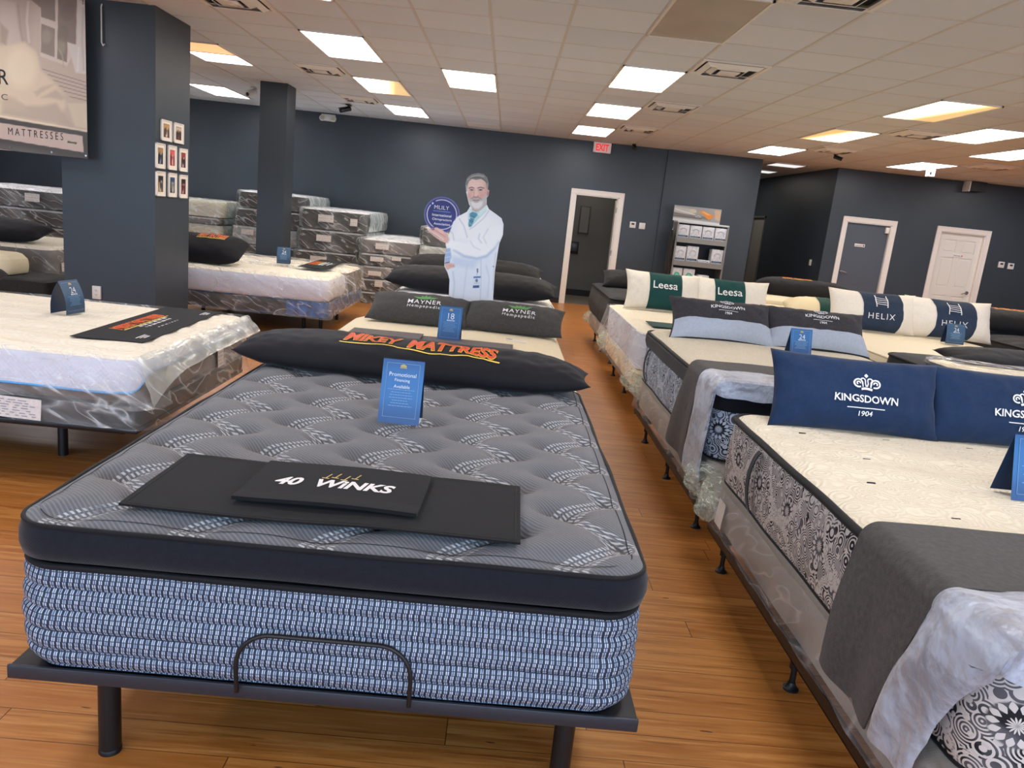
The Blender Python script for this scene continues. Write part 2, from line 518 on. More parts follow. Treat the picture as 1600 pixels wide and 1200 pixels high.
# front bed fabrics
m = M('grey_quilted_knit'); x, y, z, o = m.obj()
AX, AY0, PER, AMP = -.66+.0775, -.70, .31, .0775     # same stitched curves as the mesh
cx_ = x-(AX)+((y-AY0)*(PI/.155)).cos()*AMP
d = ((cx_/PER+.5).fract()-.5)*PER                    # signed distance to the stitched curve
ad = d.abs()
rowm = ((ad.ss(.003, .005))*(1-ad.ss(.018, .021))).max((ad.ss(.026, .028))*(1-ad.ss(.040, .046)))
dash = ((y*1.0+x*.35)*(2*PI/.0115)).sin().ss(-.15, .35)
patchy = m.noise(m.xyz(x, y), 5, 2).ss(.26, .40)
split = 1-(1-(ad-.018).abs().ss(.001, .004))
wv = ((x*.9+y*1.0)*(2*PI/.0125)).sin()
fine = m.noise(m.xyz(x*1.2+y*1.2, (x-y)*6), 260, 2)
base = m.mix((wv.ss(-.2, .8)*.45+fine*.5).clamp(), lin('4b4d53'), lin('828385'))
c = m.mix((rowm*dash*patchy*.8).clamp(), base, lin('ccd0d4'))
c = m.mix((1-ad.ss(.0, .004))*.5, c, lin('45474d'))
m.col(c); m.set(rough=.75, sheen=.25, spec=.3)
m.bump(rowm*dash*.8+wv*.35+fine*.4, .55, .003)
MT['quilt'] = m.m

m = M('blue_white_basket_weave'); u, v, uvs = m.uv()
RH = .0112; blk = (v/RH).floor()
q = (u/.0142+(blk*.5).fract()*.0+(blk*1.3).sin()*.12).fract()
bar = (q.ss(.05, .12)*(1-q.ss(.27, .34))).max(q.ss(.40, .47)*(1-q.ss(.62, .69)))
rowf = (v/RH).fract(); rowm = rowf.ss(.04, .14)*(1-rowf.ss(.88, .97))
thick = ((u/.0142).floor()*2.4+blk*1.7).sin().ss(-1, 1)
nz_ = m.noise(uvs, 110, 2)
lt = m.mix((nz_.ss(.3, .7)*.6+thick*.4).clamp(), lin('7f93b3'), lin('cfdaea'))
c = m.mix((bar*rowm).clamp(), lin('262f40'), lt)
m.col(c); m.set(rough=.6, spec=.4); m.bump(bar*rowm, .5, .002); MT['weave'] = m.m

# black and white damask border
def mk_damask(name, light, mid, dark):
    m = M(name); u, v, uvs = m.uv()
    C = .30
    cu = (u/C).fract()-.5; cv = ((v-.02)/C).fract()-.5
    r = (cu*cu+cv*cv).pow(.5); th = X.op('ARCTAN2', cv, cu)
    ros = ((th*14).sin()+(r*58).sin()*1.1).gt(.25)
    inn = 1-r.ss(.16, .19)
    vd = m.voro(m.xyz(u, v), 17); ring = ((vd*46).sin()).gt(.05)
    vd2 = m.voro(m.xyz(u+.5, v), 34); dots = vd2.lt(.32)
    pat = ros*inn+ring.max(dots*(ring*-1+1)*.9)*(1-inn)
    band = ((u*(2*PI/.6)).sin()*.10+((v-.02)/C-.5)).abs()
    sw = (u*(2*PI/.52)).sin()*.30+(u*(4*PI/.52)).cos()*.06
    og = ((v/.46+sw).fract()-.5).abs().lt(.042).max(((v/.46-sw+.5).fract()-.5).abs().lt(.042))
    g = m.noise(uvs, 9, 2).ss(.42, .56)
    bgc = m.mix(g, lin(dark), lin(mid))
    c = m.mix(pat.clamp(), bgc, lin(light))
    lace = m.voro(m.xyz(u, v), 90, 'DISTANCE_TO_EDGE').lt(.09)
    c = m.mix(og*(lace*.5+.45), c, lin(light))
    m.col(c); m.set(rough=.7, spec=.3); m.bump(pat+og*.5, .5, .003); return m.m
MT['damask'] = mk_damask('black_grey_damask', 'cfc8c2', '5d5c60', '16171c')
MT['damask_cool'] = mk_damask('navy_white_damask', 'c3d0e2', '4a5468', '10141f')

def mk_cream(name, c1, c2, sc=12, b=.5, lines=0):
    m = M(name); x, y, z, o = m.obj()
    vd = m.voro(o, sc); rg = (vd*34+m.noise(o, 9, 2)*5).sin()
    m.col(m.mix((rg*.5+.5)*.55+.3, lin(c1), lin(c2))); m.set(rough=.75, spec=.3, sheen=.15)
    h = rg*.6+m.noise(o, 5, 3)*3
    if lines: h = h+((y*lines).sin()+(y*lines*.37).sin())*.8
    m.bump(h, b, .006); return m.m
MT['cream_damask'] = mk_cream('cream_paisley_knit', 'e3d8bd', 'f3ead2')
MT['cream'] = mk_cream('cream_knit', 'efe3c4', 'f6ecd2', 20, .25)
MT['cream_plain'] = fabric('cream_smooth_cover', 'f4e6c3', .8, bump=.1, var=.03)
MT['cream_wrapped'] = mk_cream('cream_crinkled_cover', 'ece2c8', 'f6eedb', 7, .45, 60)
MT['white_quilt'] = fabric('white_quilted_fabric', 'dfe1ec', .75, 260, .05, bump=.5)
MT['black_velvet'] = fabric('black_navy_velvet', '12161f', .8, 700, .2, .6)
MT['black_trim'] = fabric('black_piping', '121317', .6, 1500, .1, .2)
MT['black_cloth'] = fabric('black_polyester', '141419', .72, 1200, .1, .25, .15)
MT['mat_cloth'] = fabric('charcoal_mat_felt', '171718', .85, 1500, .1, .2, .15)
MT['charcoal'] = fabric('charcoal_linen', '454441', .9, 1100, .14, .3)
MT['charcoal_kd'] = fabric('charcoal_weave', '3f3d40', .9, 1100, .16, .3)
MT['felt'] = fabric('grey_brown_felt', '4b4744', .95, 500, .22, .5)
m = M('pale_blue_satin_velvet'); x, y, z, o = m.obj()
nap = m.noise(m.xyz(x+z, y, z-x), 5.5, 5, .72, .8); nap2 = m.noise(m.xyz(x*4, y*4, z*4), 9, 4, .7)
m.col(m.mix((nap.ss(.36, .60)*.8+nap2*.25).clamp(), lin('85858f'), lin('b9c3d3')))
m.set(rough=.36, spec=.6, sheen=.35); m.bump(m.noise(o, 7, 3)*3+m.noise(o, 24, 2), .7, .012); MT['satin'] = m.m
MT['silver_band'] = fabric('silver_blue_velvet', 'b3bdcb', .45, 300, .06, .6, .3)
MT['navy'] = fabric('navy_velvet', '1a3152', .75, 900, .1, .35, .2)
MT['navy_helix'] = fabric('slate_navy_cloth', '2f3d52', .85, 1100, .1, .3, .2)
MT['green'] = fabric('forest_green_cloth', '1d4a48', .85, 1100, .1, .3, .2)
MT['ivory'] = fabric('ivory_plush', 'f3ebdd', .9, 900, .04, .4, .2)
MT['white_sheet'] = fabric('white_cotton', 'ecebea', .8, 900, .03, .2, .2)
MT['grey_mat'] = fabric('warm_grey_felt', '6d6664', .9, 1200, .1, .3, .1)
MT['brown_sleeve'] = fabric('brown_grey_border_fabric', '6a5c50', .8, 400, .15, .2)
MT['dark_sleeve'] = fabric('dark_border_fabric', '33322f', .8, 400, .2, .2)
MT['grey_sleeve'] = fabric('grey_border_fabric', '77716c', .8, 300, .15, .2)
MT['taupe'] = fabric('taupe_box_spring_fabric', '9c958b', .7, 700, .06, .15, .2)
MT['black_quilt'] = fabric('black_quilted_border', '26262a', .8, 200, .25, .3, .5)
MT['blue_trim'] = fabric('sky_blue_piping', '5fa3d8', .7)
MT['blue_wrap'] = plain('blue_printed_film', '2f5f9f', .25, var=.5, vs=14, bump=.5, bs=18)
MT['white_print'] = plain('white_embroidery', 'f1f1f1', .7)
MT['orange_print'] = plain('orange_red_print', 'e2552c', .6)
MT['yellow_print'] = plain('yellow_print', 'f2cf5a', .6)
MT['gold_print'] = plain('gold_print', 'c9b067', .5)
MT['green_print'] = plain('leaf_green_print', '5f9d54', .6)
MT['paint'] = None
m = M('printed_artwork'); a = m.n('ShaderNodeAttribute', attribute_name='paint'); m.col(a.outputs['Color']); m.set(rough=.45, spec=.4); MT['paint'] = m.m
m = M('blue_card_print'); x, y, z, o = m.obj()
m.col(m.mix((z*22-1.4).sin().ss(-1, 1), lin('1d4f88'), lin('2a6fae'))); m.set(rough=.35, spec=.5); MT['card'] = m.m
m = M('slate_card_print'); x, y, z, o = m.obj(); m.col(m.mix((z*22-1.4).sin().ss(-1, 1), lin('27435f'), lin('355a7a'))); m.set(rough=.4); MT['card_slate'] = m.m
MT['card_back'] = plain('dark_blue_card_back', '16304f', .4)
MT['card_white'] = plain('card_white_ink', 'e8f0f6', .5)
MT['card_faint'] = plain('card_faint_ink', '7fa6c9', .5)
MT['red_lit'] = mk_emit('lit_red_letters', 'f02028', .95, base=.05)
MT['exit_face'] = mk_emit('exit_sign_face', 'ffc4bc', .30, base=.35)
MT['glass'] = None
m = M('window_glass'); tr = m.n('ShaderNodeBsdfTransparent'); gl = m.n('ShaderNodeBsdfGlossy'); gl.inputs['Roughness'].default_value = .02
ms = m.n('ShaderNodeMixShader'); ms.inputs[0].default_value = .06
m.link(tr.outputs[0], ms.inputs[1]); m.link(gl.outputs[0], ms.inputs[2]); m.link(ms.outputs[0], m.out.inputs[0]); MT['glass'] = m.m
MT['rack_metal'] = plain('grey_rack_metal', '8b8883', .45, metal=.3)
MT['box_white'] = plain('white_packaging', 'd4d6da', .35, var=.12, vs=30)
MT['teal_print'] = plain('teal_print', '3fae94', .5)
MT['dark_print'] = plain('dark_print', '20222b', .5)
MT['asphalt'] = plain('pavement_concrete', '8d8b86', .9, var=.1)
# ---------------------------------------------------------------- room shell
CZ = 3.05
def struct(name, mb, mat, smooth=False):
    o = mb.build(name, mat, None, smooth=smooth); o['kind'] = 'structure'; return o
struct('floor', MB().b2(-10.5, 11.5, -2.6, 14.92, -.05, 0), MT['floor'])
struct('floor.001', MB().b2(4.5, 6.2, 14.92, 20.1, -.05, 0), MT['floor'])
struct('floor.002', MB().b2(.2, 3.6, 14.92, 16.8, -.05, -.001), MT['vinyl'])
struct('floor.003', MB().b2(-18, 18, -16, -2.75, -.2, -.05), MT['asphalt'])
struct('ceiling', MB().b2(-10.6, 11.6, -2.75, 20.2, CZ, CZ+.06), MT['tile'])
g = MB()
for k in range(-16, 21):
    x = -.90+.61*k
    if -10.5 < x < 11.5: g.b2(x-.012, x+.012, -2.6, 14.8, CZ-.003, CZ+.001)
for k in range(-15, 14):
    y = 6.41+.61*k
    if -2.6 < y < 14.75: g.b2(-10.5, 11.5, y-.006, y+.006, CZ-.002, CZ+.001)
for k in range(0, 9): g.b2(4.64, 6.05, 14.95+.61*k-.009, 14.95+.61*k+.009, CZ-.003, CZ+.001)
struct('trim_1', g, MT['tbar'])
wb = MB()
D1 = (1.215, 2.045, 2.085); D2 = (6.42, 7.28, 2.10); D3 = (8.24, 9.11, 2.10)
wb.b2(-10.5, D1[0], 14.8, 14.92, 0, CZ); wb.b2(D1[0], D1[1], 14.8, 14.92, D1[2], CZ); wb.b2(D1[1], 2.84, 14.8, 14.92, 0, CZ)
struct('wall_back', wb, MT['wall_paint'])
struct('wall_back.001', MB().b2(2.84, 4.62, 14.76, 14.92, 0, CZ), MT['wall_paint'])
wb = MB()
wb.b2(6.07, D2[0], 14.8, 14.92, 0, CZ); wb.b2(D2[0], D2[1], 14.8, 14.92, D2[2], CZ); wb.b2(D2[1], D3[0], 14.8, 14.92, 0, CZ)
wb.b2(D3[0], D3[1], 14.8, 14.92, D3[2], CZ); wb.b2(D3[1], 11.5, 14.8, 14.92, 0, CZ)
struct('wall_back.002', wb, MT['wall_paint'])
struct('wall_corridor_left', MB().b2(4.5, 4.62, 14.92, 20, 0, CZ), MT['wall_paint_dark'])
cr = MB(); cr.b2(6.07, 6.19, 14.92, 18.43, 0, CZ); cr.b2(6.07, 6.19, 18.43, 19.45, 2.15, CZ); cr.b2(6.07, 6.19, 19.45, 20, 0, CZ)
struct('wall_corridor_right', cr, MT['wall_paint_dark'])
struct('wall_corridor_end', MB().b2(4.5, 7.6, 20, 20.1, 0, CZ), MT['grey_paint'])
struct('wall_left', MB().b2(-10.6, -10.5, -2.7, 14.92, 0, CZ), MT['wall_paint'])
struct('wall_right', MB().b2(11.5, 11.6, -2.7, 14.92, 0, CZ), MT['wall_paint'])
# stock room behind the open doorway
sr = MB(); sr.b2(.1, .2, 14.92, 16.8, 0, CZ); sr.b2(3.6, 3.7, 14.92, 16.8, 0, CZ); sr.b2(.1, 3.7, 16.7, 16.8, 0, CZ)
struct('wall_stockroom', sr, MT['grey_paint'])
struct('baseboard_stockroom', MB().b2(.2, 3.6, 16.68, 16.7, 0, .13), MT['baseboard'])
bb = MB(); bb.b2(-10.5, 1.12, 14.785, 14.8, 0, .1); bb.b2(2.12, 2.84, 14.785, 14.8, 0, .1); bb.b2(2.84, 4.62, 14.745, 14.76, 0, .1)
bb.b2(6.07, 6.33, 14.785, 14.8, 0, .1); bb.b2(7.38, 8.15, 14.785, 14.8, 0, .1); bb.b2(9.2, 11.5, 14.785, 14.8, 0, .1)
struct('baseboard_back', bb, MT['baseboard'])
# columns
struct('wall_column_large', MB().b2(-4.15, -3.29, 7.31, 8.07, 0, CZ), MT['wall_paint'])
struct('wall_column_small', MB().b2(-3.67, -3.285, 11.42, 11.85, 0, CZ), MT['wall_paint'])
# shop front behind the camera
fw = MB(); ops = ((-9.3, -3.7), (-2.5, 3.5), (4.4, 10.0))
xs = [-10.6]+[a for o in ops for a in o]+[11.6]
for i in range(0, len(xs), 2): fw.b2(xs[i], xs[i+1], -2.72, -2.6, 0, CZ)
for a, b in ops: fw.b2(a, b, -2.72, -2.6, 0, .35); fw.b2(a, b, -2.72, -2.6, 2.65, CZ)
struct('wall_front', fw, MT['wall_paint'])
for i, (a, b) in enumerate(ops):
    w = thing('window_%d' % (i+1), None, None, ((a+b)/2, -2.66, .35)); w['kind'] = 'structure'
    h = (b-a)/2; fr = MB()
    for x in (-h+.03, 0, h-.03): fr.b2(x-.03, x+.03, -.04, .04, 0, 2.3)
    fr.b2(-h, h, -.04, .04, 0, .05); fr.b2(-h, h, -.04, .04, 2.25, 2.3)
    fr.build('window_frame', MT['black_metal'], w, smooth=False)
    MB().b2(-h+.06, h-.06, -.004, .004, .05, 2.25).build('window_glass', MT['glass'], w, smooth=False)

def casing(mb, x0, x1, zt, y, w=.085, t=.022):
    """mitred flat casing with a back band round an opening"""
    for a, b in ((x0-w, x0), (x1, x1+w)):
        mb.b2(a, b, y-t, y, 0, zt, .004)
    mb.b2(x0-w, x1+w, y-t, y, zt, zt+w, .004)
    mb.b2(x0-w-.006, x0-w+.014, y-t-.008, y, 0, zt+w, .003); mb.b2(x1+w-.014, x1+w+.006, y-t-.008, y, 0, zt+w, .003)
    mb.b2(x0-w-.006, x1+w+.006, y-t-.008, y, zt+w-.014, zt+w+.006, .003)
    return mb
# door 1: open doorway with white jambs
d = thing('door_1', None, None, (0, 0, 0)); d['kind'] = 'structure'
c = casing(MB(), D1[0], D1[1], D1[2], 14.8); c.b2(D1[0], D1[0]+.02, 14.79, 14.93, 0, D1[2]); c.b2(D1[1]-.02, D1[1], 14.79, 14.93, 0, D1[2]); c.b2(D1[0], D1[1], 14.79, 14.93, D1[2]-.02, D1[2])
c.b2(D1[1]-.035, D1[1]-.018, 14.85, 14.88, 0, D1[2])
c.build('door_casing', MT['white_paint'], d, smooth=False)
hg = MB()
for z in (.25, 1.05, 1.85): hg.b2(D1[1]-.028, D1[1]-.02, 14.80, 14.83, z-.05, z+.05); hg.cyl((D1[1]-.03, 14.80, z-.05), (D1[1]-.03, 14.80, z+.05), .007)
hg.build('door_hinge', MT['chrome'], d)
s = MB(); s.b2(D1[1]+.06, D1[1]+.10, 14.95, 15.78, .01, 2.06, .002); s.build('door_slab', MT['door_white'], d, smooth=False)

def lever(mb, x, y, z, side):
    mb.cyl((x, y, z), (x, y-.012, z), .032, n=20); mb.cyl((x, y-.012, z), (x, y-.05, z), .011)
    mb.tube([(x, y-.05, z), (x+side*.03, y-.055, z-.002), (x+side*.08, y-.055, z-.012), (x+side*.125, y-.052, z-.028)], lambda t: .011-.004*t, 10)
    return mb
# door 2: flush grey door, white casing
d = thing('door_2', None, None, (0, 0, 0)); d['kind'] = 'structure'
casing(MB(), D2[0], D2[1], D2[2], 14.8).b2(D2[0], D2[0]+.012, 14.79, 14.92, 0, D2[2]).b2(D2[1]-.012, D2[1], 14.79, 14.92, 0, D2[2]).b2(D2[0], D2[1], 14.79, 14.92, D2[2]-.012, D2[2]).build('door_casing', MT['white_paint'], d, smooth=False)
MB().b2(D2[0]+.014, D2[1]-.014, 14.845, 14.885, .008, D2[2]-.014, .002).build('door_slab', MT['door_grey'], d, smooth=False)
lever(MB(), D2[0]+.08, 14.845, 1.155, 1).build('door_handle', MT['chrome'], d)
cl = MB(); cl.b2(D2[1]-.09, D2[1]-.02, 14.80, 14.845, 1.95, 2.06, .004); cl.build('door_closer', MT['white_paint'], d)
# door 3: white six-panel door
d = thing('door_3', None, None, (0, 0, 0)); d['kind'] = 'structure'
casing(MB(), D3[0], D3[1], D3[2], 14.8).b2(D3[0], D3[0]+.012, 14.79, 14.92, 0, D3[2]).b2(D3[1]-.012, D3[1], 14.79, 14.92, 0, D3[2]).b2(D3[0], D3[1], 14.79, 14.92, D3[2]-.012, D3[2]).build('door_casing', MT['white_paint'], d, smooth=False)
s = MB(); a, b = D3[0]+.014, D3[1]-.014; s.b2(a, b, 14.862, 14.90, .008, D3[2]-.014)
zr = [.008, .24, .90, 1.06, 1.63, 1.72, 1.96, D3[2]-.014]           # rails between the panels
for z0, z1 in ((zr[0], zr[1]), (zr[2], zr[3]), (zr[4], zr[5]), (zr[6], zr[7])): s.b2(a+.002, b-.002, 14.8495, 14.864, z0, z1)
m_ = (a+b)/2
for x0, x1 in ((a, a+.11), (m_-.055, m_+.055), (b-.11, b)): s.b2(x0, x1, 14.850, 14.864, .008, D3[2]-.014)
for z0, z1 in ((zr[1], zr[2]), (zr[3], zr[4]), (zr[5], zr[6])):
    for x0, x1 in ((a+.11, m_-.055), (m_+.055, b-.11)): s.b2(x0+.03, x1-.03, 14.853, 14.866, z0+.03, z1-.03, .006)
s.build('door_slab', MT['door_white'], d, smooth=False)
lever(MB(), D3[1]-.085, 14.85, .985, -1).build('door_handle', MT['chrome'], d)
# door 4: grey door standing in the right wall of the corridor
d = thing('door_4', None, None, (0, 0, 0)); d['kind'] = 'structure'
c = MB(); c.b2(6.04, 6.20, 18.43, 18.47, 0, 2.15); c.b2(6.04, 6.20, 19.41, 19.45, 0, 2.15); c.b2(6.04, 6.20, 18.43, 19.45, 2.11, 2.15); c.build('door_casing', MT['grey_paint'], d, smooth=False)
MB().b2(6.10, 6.14, 18.47, 19.41, .01, 2.11).build('door_slab', plain('mid_grey_door', '9a9a97', .5), d, smooth=False)

# small signs on the doors
def door_sign(x, z, y, label, txt, icon, border, w=.20):
    t = thing('door_sign', label, 'sign', (x, y, z))
    MB().b2(-w/2, w/2, -.004, 0, -.028, .028, .002).build('sign_plate', MT['white_paint'], t)
    g = G2().add(fit(text_geo(txt, 1, .01), w=w*.62), -w*.12, 0); fnn = lambda a, b: (a, -.0055, b)
    g.place('sign_lettering', fnn, MT['dark_print'], t)
    G2().disc(w*.36, 0, .014).place('sign_symbol', fnn, MT[icon], t)
door_sign(6.765, 1.675, 14.844, 'narrow white sign on the dark grey door', 'Restroom', 'dark_print', 1)
door_sign(8.70, 1.675, 14.849, 'narrow white sign with red symbol on the white panel door', 'Restroom', 'orange_print', 0)

# back-room notices seen through the doorway
t = thing('notice_frame', 'tall narrow dark frame on the grey stock room wall', 'frame', (1.62, 16.69, 1.62))
MB().b2(-.115, .115, -.012, .0, -.29, .29, .003).build('border', plain('dark_grey_frame', '4a4c4c', .5), t); MB().b2(-.09, .09, -.016, -.011, -.265, .265).build('panel', plain('grey_notice', '777a78', .6), t)
t = thing('keypad', 'small black wall box at hand height through the open doorway', 'keypad', (1.46, 16.69, 1.02))
MB().b2(-.10, .10, -.03, 0, -.13, .13, .006).build('housing', MT['black_plastic'], t); MB().b2(-.07, .07, -.036, -.029, -.07, .09, .003).build('screen', plain('slate_screen', '3a4654', .3), t)

# wall plates
def plate(name, label, cat, loc, rot=0, w=.115, h=.115, kind='thermo', group=None):
    t = thing(name, label, cat, loc, rot, group)
    MB().b2(-w/2, w/2, -.022, 0, -h/2, h/2, .004).build('housing', MT['plastic_white'], t)
    if kind == 'thermo': MB().b2(-.028, .028, -.026, -.02, .0, .032, .002).build('display', MT['dark_print'], t)
    elif kind == 'switch': MB().b2(-.016, .016, -.030, -.02, -.03, .03, .003).build('rocker', MT['plastic_white'], t)
    elif kind == 'outlet':
        for z in (.021, -.021):
            s = MB(); s.cyl((0, -.021, z), (0, -.025, z), .017, n=20); sk = s.build('socket', MT['plastic_white'], t)
            MB().b2(-.008, -.005, -.0262, -.024, z-.002, z+.008).b2(.005, .008, -.0262, -.024, z-.002, z+.008).b2(-.002, .002, -.0262, -.024, z-.011, z-.007).build('slot', MT['dark_print'], sk)
    return t
plate('thermostat', 'white thermostat by the open doorway, left of the pair', 'thermostat', (2.36, 14.798, 1.62))
plate('wall_switch', 'white square switch right of the thermostat by the open doorway', 'switch', (2.54, 14.798, 1.615), kind='switch')
plate('thermostat', 'left thermostat of two right of the white panel door', 'thermostat', (9.53, 14.798, 1.59))
plate('thermostat', 'right thermostat of two right of the white panel door', 'thermostat', (9.72, 14.798, 1.58))
plate('wall_switch', 'small white switch on the dark corridor wall', 'switch', (6.068, 15.30, 1.25), -PI/2, .075, .12, 'switch')
plate('power_outlet', 'white outlet low on the big dark column', 'outlet', (-3.84, 7.308, .45), 0, .08, .125, 'outlet')

# exit sign
t = thing('exit_sign', 'red and white EXIT sign on the back wall near the ceiling', 'sign', (1.60, 14.74, 2.95))
MB().b2(-.165, .165, -.03, .055, -.095, .095, .006).build('housing', MT['plastic_white'], t)
MB().b2(-.15, .15, -.034, -.029, -.082, .082).build('face', MT['exit_face'], t)
G2().add(fit(text_geo('EXIT', 1, .035), w=.24, h=.125)).place('lettering', lambda a, b: (a, -.036, b), MT['red_lit'], t)
# emergency light on the back wall and one hanging from the ceiling
t = thing('emergency_light', 'white twin-head emergency light high on the back wall', 'light', (-3.48, 14.8, 2.965))
MB().b2(-.13, .13, -.075, 0, -.06, .06, .012).build('housing', MT['plastic_white'], t)
for s in (-1, 1):
    h = MB().cyl((s*.10, -.02, -.005), (s*.10, -.11, -.02), .045, .052, 20).build('lamp_head', MT['plastic_white'], t)
    MB().cyl((s*.10, -.111, -.02), (s*.10, -.114, -.021), .040, n=20).build('lens', MT['unlit'], h)
t = thing('emergency_light', 'small white lamp hanging below a ceiling light at the right', 'light', (6.80, 12.9, CZ))
MB().cyl((0, 0, 0), (0, 0, -.03), .025, .025).cyl((0, 0, -.03), (0, 0, -.065), .012).build('stem', MT['plastic_white'], t)
MB().b2(-.055, .055, -.05, .05, -.18, -.06, .008).build('housing', MT['plastic_white'], t); MB().b2(-.035, -.005, -.054, -.048, -.15, -.11).build('label_plate', MT['dark_print'], t)
# cameras
def bullet_cam(label, loc, rz, col='black_plastic', sc_=1.0):
    t = thing('security_camera', label, 'camera', loc, rz)
    MB().cyl((0, 0, 0), (0, 0, -.015), .05*sc_, n=20).tube([(0, 0, -.01), (0, .0, -.06*sc_), (0, -.03*sc_, -.09*sc_)], .012*sc_).build('bracket', MT[col], t)
    b = MB().cyl((0, .05*sc_, -.075*sc_), (0, -.16*sc_, -.14*sc_), .042*sc_, n=20); b.box((0, -.06*sc_, -.06*sc_), (.09*sc_, .26*sc_, .012), .004, Matrix.Rotation(.3, 3, 'X')); b.build('housing', MT[col], t)
    MB().cyl((0, -.161*sc_, -.1405*sc_), (0, -.164*sc_, -.1415*sc_), .03*sc_, n=16).build('lens', MT['dark_print'], t)
bullet_cam('black security camera on the ceiling left of the cutout', (-2.78, 13.1, CZ), -.9, sc_=.85)
bullet_cam('small white camera on the ceiling left of the slim column', (-4.02, 12.2, CZ), -.3, 'plastic_white', .9)
bullet_cam('small dark camera under the ceiling near the corridor', (5.15, 12.75, CZ), .8, sc_=.6)
bullet_cam('tiny dark camera at the ceiling edge right of the EXIT sign', (2.15, 14.5, CZ), .1, sc_=.7)
t = thing('wall_speaker', 'dark grey wall box with pale left edge, high above the white door', 'speaker', (8.62, 14.8, 2.955))
MB().b2(-.13, .17, -.22, 0, -.085, .085, .006).build('cabinet', plain('dark_speaker_cloth', '34383e', .7), t); MB().b2(-.155, -.13, -.22, 0, -.10, .09, .003).build('side_bracket', MT['plastic_white'], t)
# thin hook bar on the big column
t = thing('hanging_hook', 'thin pale metal hook bar at the top of the big column', 'hook', (-3.755, 7.30, 2.99))
MB().tube([(0, 0, .02), (0, -.012, 0), (0, -.015, -.3), (.015, -.02, -.325), (.03, -.02, -.31)], .006, 8).build('rod', MT['plastic_white'], t)

# ---------------------------------------------------------------- ceiling lights and vents
def diffuser(w, l, mat, par, yc=0):
    v = [(-w/2, yc-l/2, -.010), (w/2, yc-l/2, -.010), (w/2, yc+l/2, -.010), (-w/2, yc+l/2, -.010)]
    return mesh_obj('diffuser', v, [(3, 2, 1, 0)], mat, par, uv=[(0, 0), (1, 0), (1, 1), (0, 1)], smooth=False)
def troffer(x0, y0, label, mat='lit', mat2=None, l=1.22, rot=0, group='ceiling light panels'):
    t = thing('ceiling_light', label, 'light', (x0+.305, y0+l/2, CZ), 0, group)
    f = MB(); W = .61; e = .018
    f.b2(-W/2, W/2, -l/2, -l/2+e, -.016, 0); f.b2(-W/2, W/2, l/2-e, l/2, -.016, 0); f.b2(-W/2, -W/2+e, -l/2, l/2, -.016, 0); f.b2(W/2-e, W/2, -l/2, l/2, -.016, 0)
    if mat2: f.b2(-W/2, W/2, -.012, .012, -.016, 0)
    f.build('frame', MT['white_paint'], t, smooth=False)
    if mat2:
        diffuser(W-.03, l/2-.03, MT[mat], t, -l/4); diffuser(W-.03, l/2-.03, MT[mat2], t, l/4)
    else: diffuser(W-.03, l-.03, MT[mat], t)
    return t
cX = lambda k: -.90+.61*k
rY = lambda k: 6.41+.61*k
troffer(cX(-2), rY(2), 'big lit panel in the front row left of centre, nearest the big column', 'lit_cool')
troffer(cX(-2), rY(6), 'half yellow lit panel behind the big one, left of centre', 'lit_half')
troffer(cX(-2), rY(10), 'small white lit panel nearest the back wall, left of the cutout head', 'lit_cool')
troffer(cX(0), rY(4), 'lit panel split by a bar, in the middle of the ceiling', 'lit', 'lit')
troffer(cX(3), rY(2), 'large lit panel over the aisle, left of the nearest square vent', 'lit')
troffer(cX(3), rY(6), 'lit panel over the aisle, middle one of the three in line', 'lit')
troffer(cX(3), rY(10), 'lit panel closest to the EXIT sign', 'lit_cool')
troffer(cX(8), rY(2), 'wide yellow-edged lit panel at the upper right', 'lit_half')
troffer(cX(8), rY(6), 'yellow-edged lit panel left of and behind the wide one at right', 'lit_half').rotation_euler = (0, 0, PI)
troffer(cX(8), rY(10), 'white lit panel in front of the corridor opening', 'lit_cool')
troffer(cX(10), rY(4), 'lit panel split by a bar at the right edge of the ceiling', 'lit', 'lit')
troffer(cX(12), rY(6), 'white lit panel cut by the right edge of the photo', 'lit_cool')
troffer(cX(12), rY(10), 'white lit panel above the hanging white lamp', 'lit_cool')
troffer(cX(-5)+.03, rY(4), 'panel half white and half orange, beside the big column', 'lit_orange', 'lit_orange').children[1].data.materials[0] = MT['lit_cool']
troffer(cX(-7), rY(10), 'white lit panel low by the big column, nearest the left back wall', 'lit_cool')
troffer(cX(3), rY(-2), 'large unlit grey panel above the aisle at the top of the photo', 'unlit')
troffer(4.955, 15.05, 'dim short ceiling panel in the mouth of the corridor', 'lit_dim', l=.61)
troffer(5.05, 16.9, 'dim short ceiling panel deep in the corridor', 'lit_dim', l=.61)
for kx in (-7, -2, 3, 8, 13):             # the same lamps carry on over the front of the shop
    for ky in (-12, -7, -2):
        if (kx, ky) != (3, -2): troffer(cX(kx), rY(ky), 'lit ceiling panel, %s row from the shop windows, %s from left' % ({-12: 'first', -7: 'second', -2: 'third'}[ky], {-7: 'first', -2: 'second', 3: 'third', 8: 'fourth', 13: 'fifth'}[kx]), 'lit_cool', group='ceiling lights over the shop front')
for kx, ky, w_ in ((-12, 2, 'front'), (-12, 6, 'middle'), (-12, 10, 'rear'), (16, 2, 'front'), (16, 6, 'middle'), (16, 10, 'rear')):  # unseen panels added to brighten the far left and right sides
    troffer(cX(kx), rY(ky), 'added unseen ceiling panel at the far %s side of the shop, %s one' % ('left' if kx < 0 else 'right', w_), 'lit_cool', group='ceiling lights over the shop front')
troffer(4.63, 18.2, 'added unseen ceiling panel brightening the back end of the corridor', 'lit_added', group='ceiling lights over the shop front')  # out-of-view panel added to lighten the dark corridor
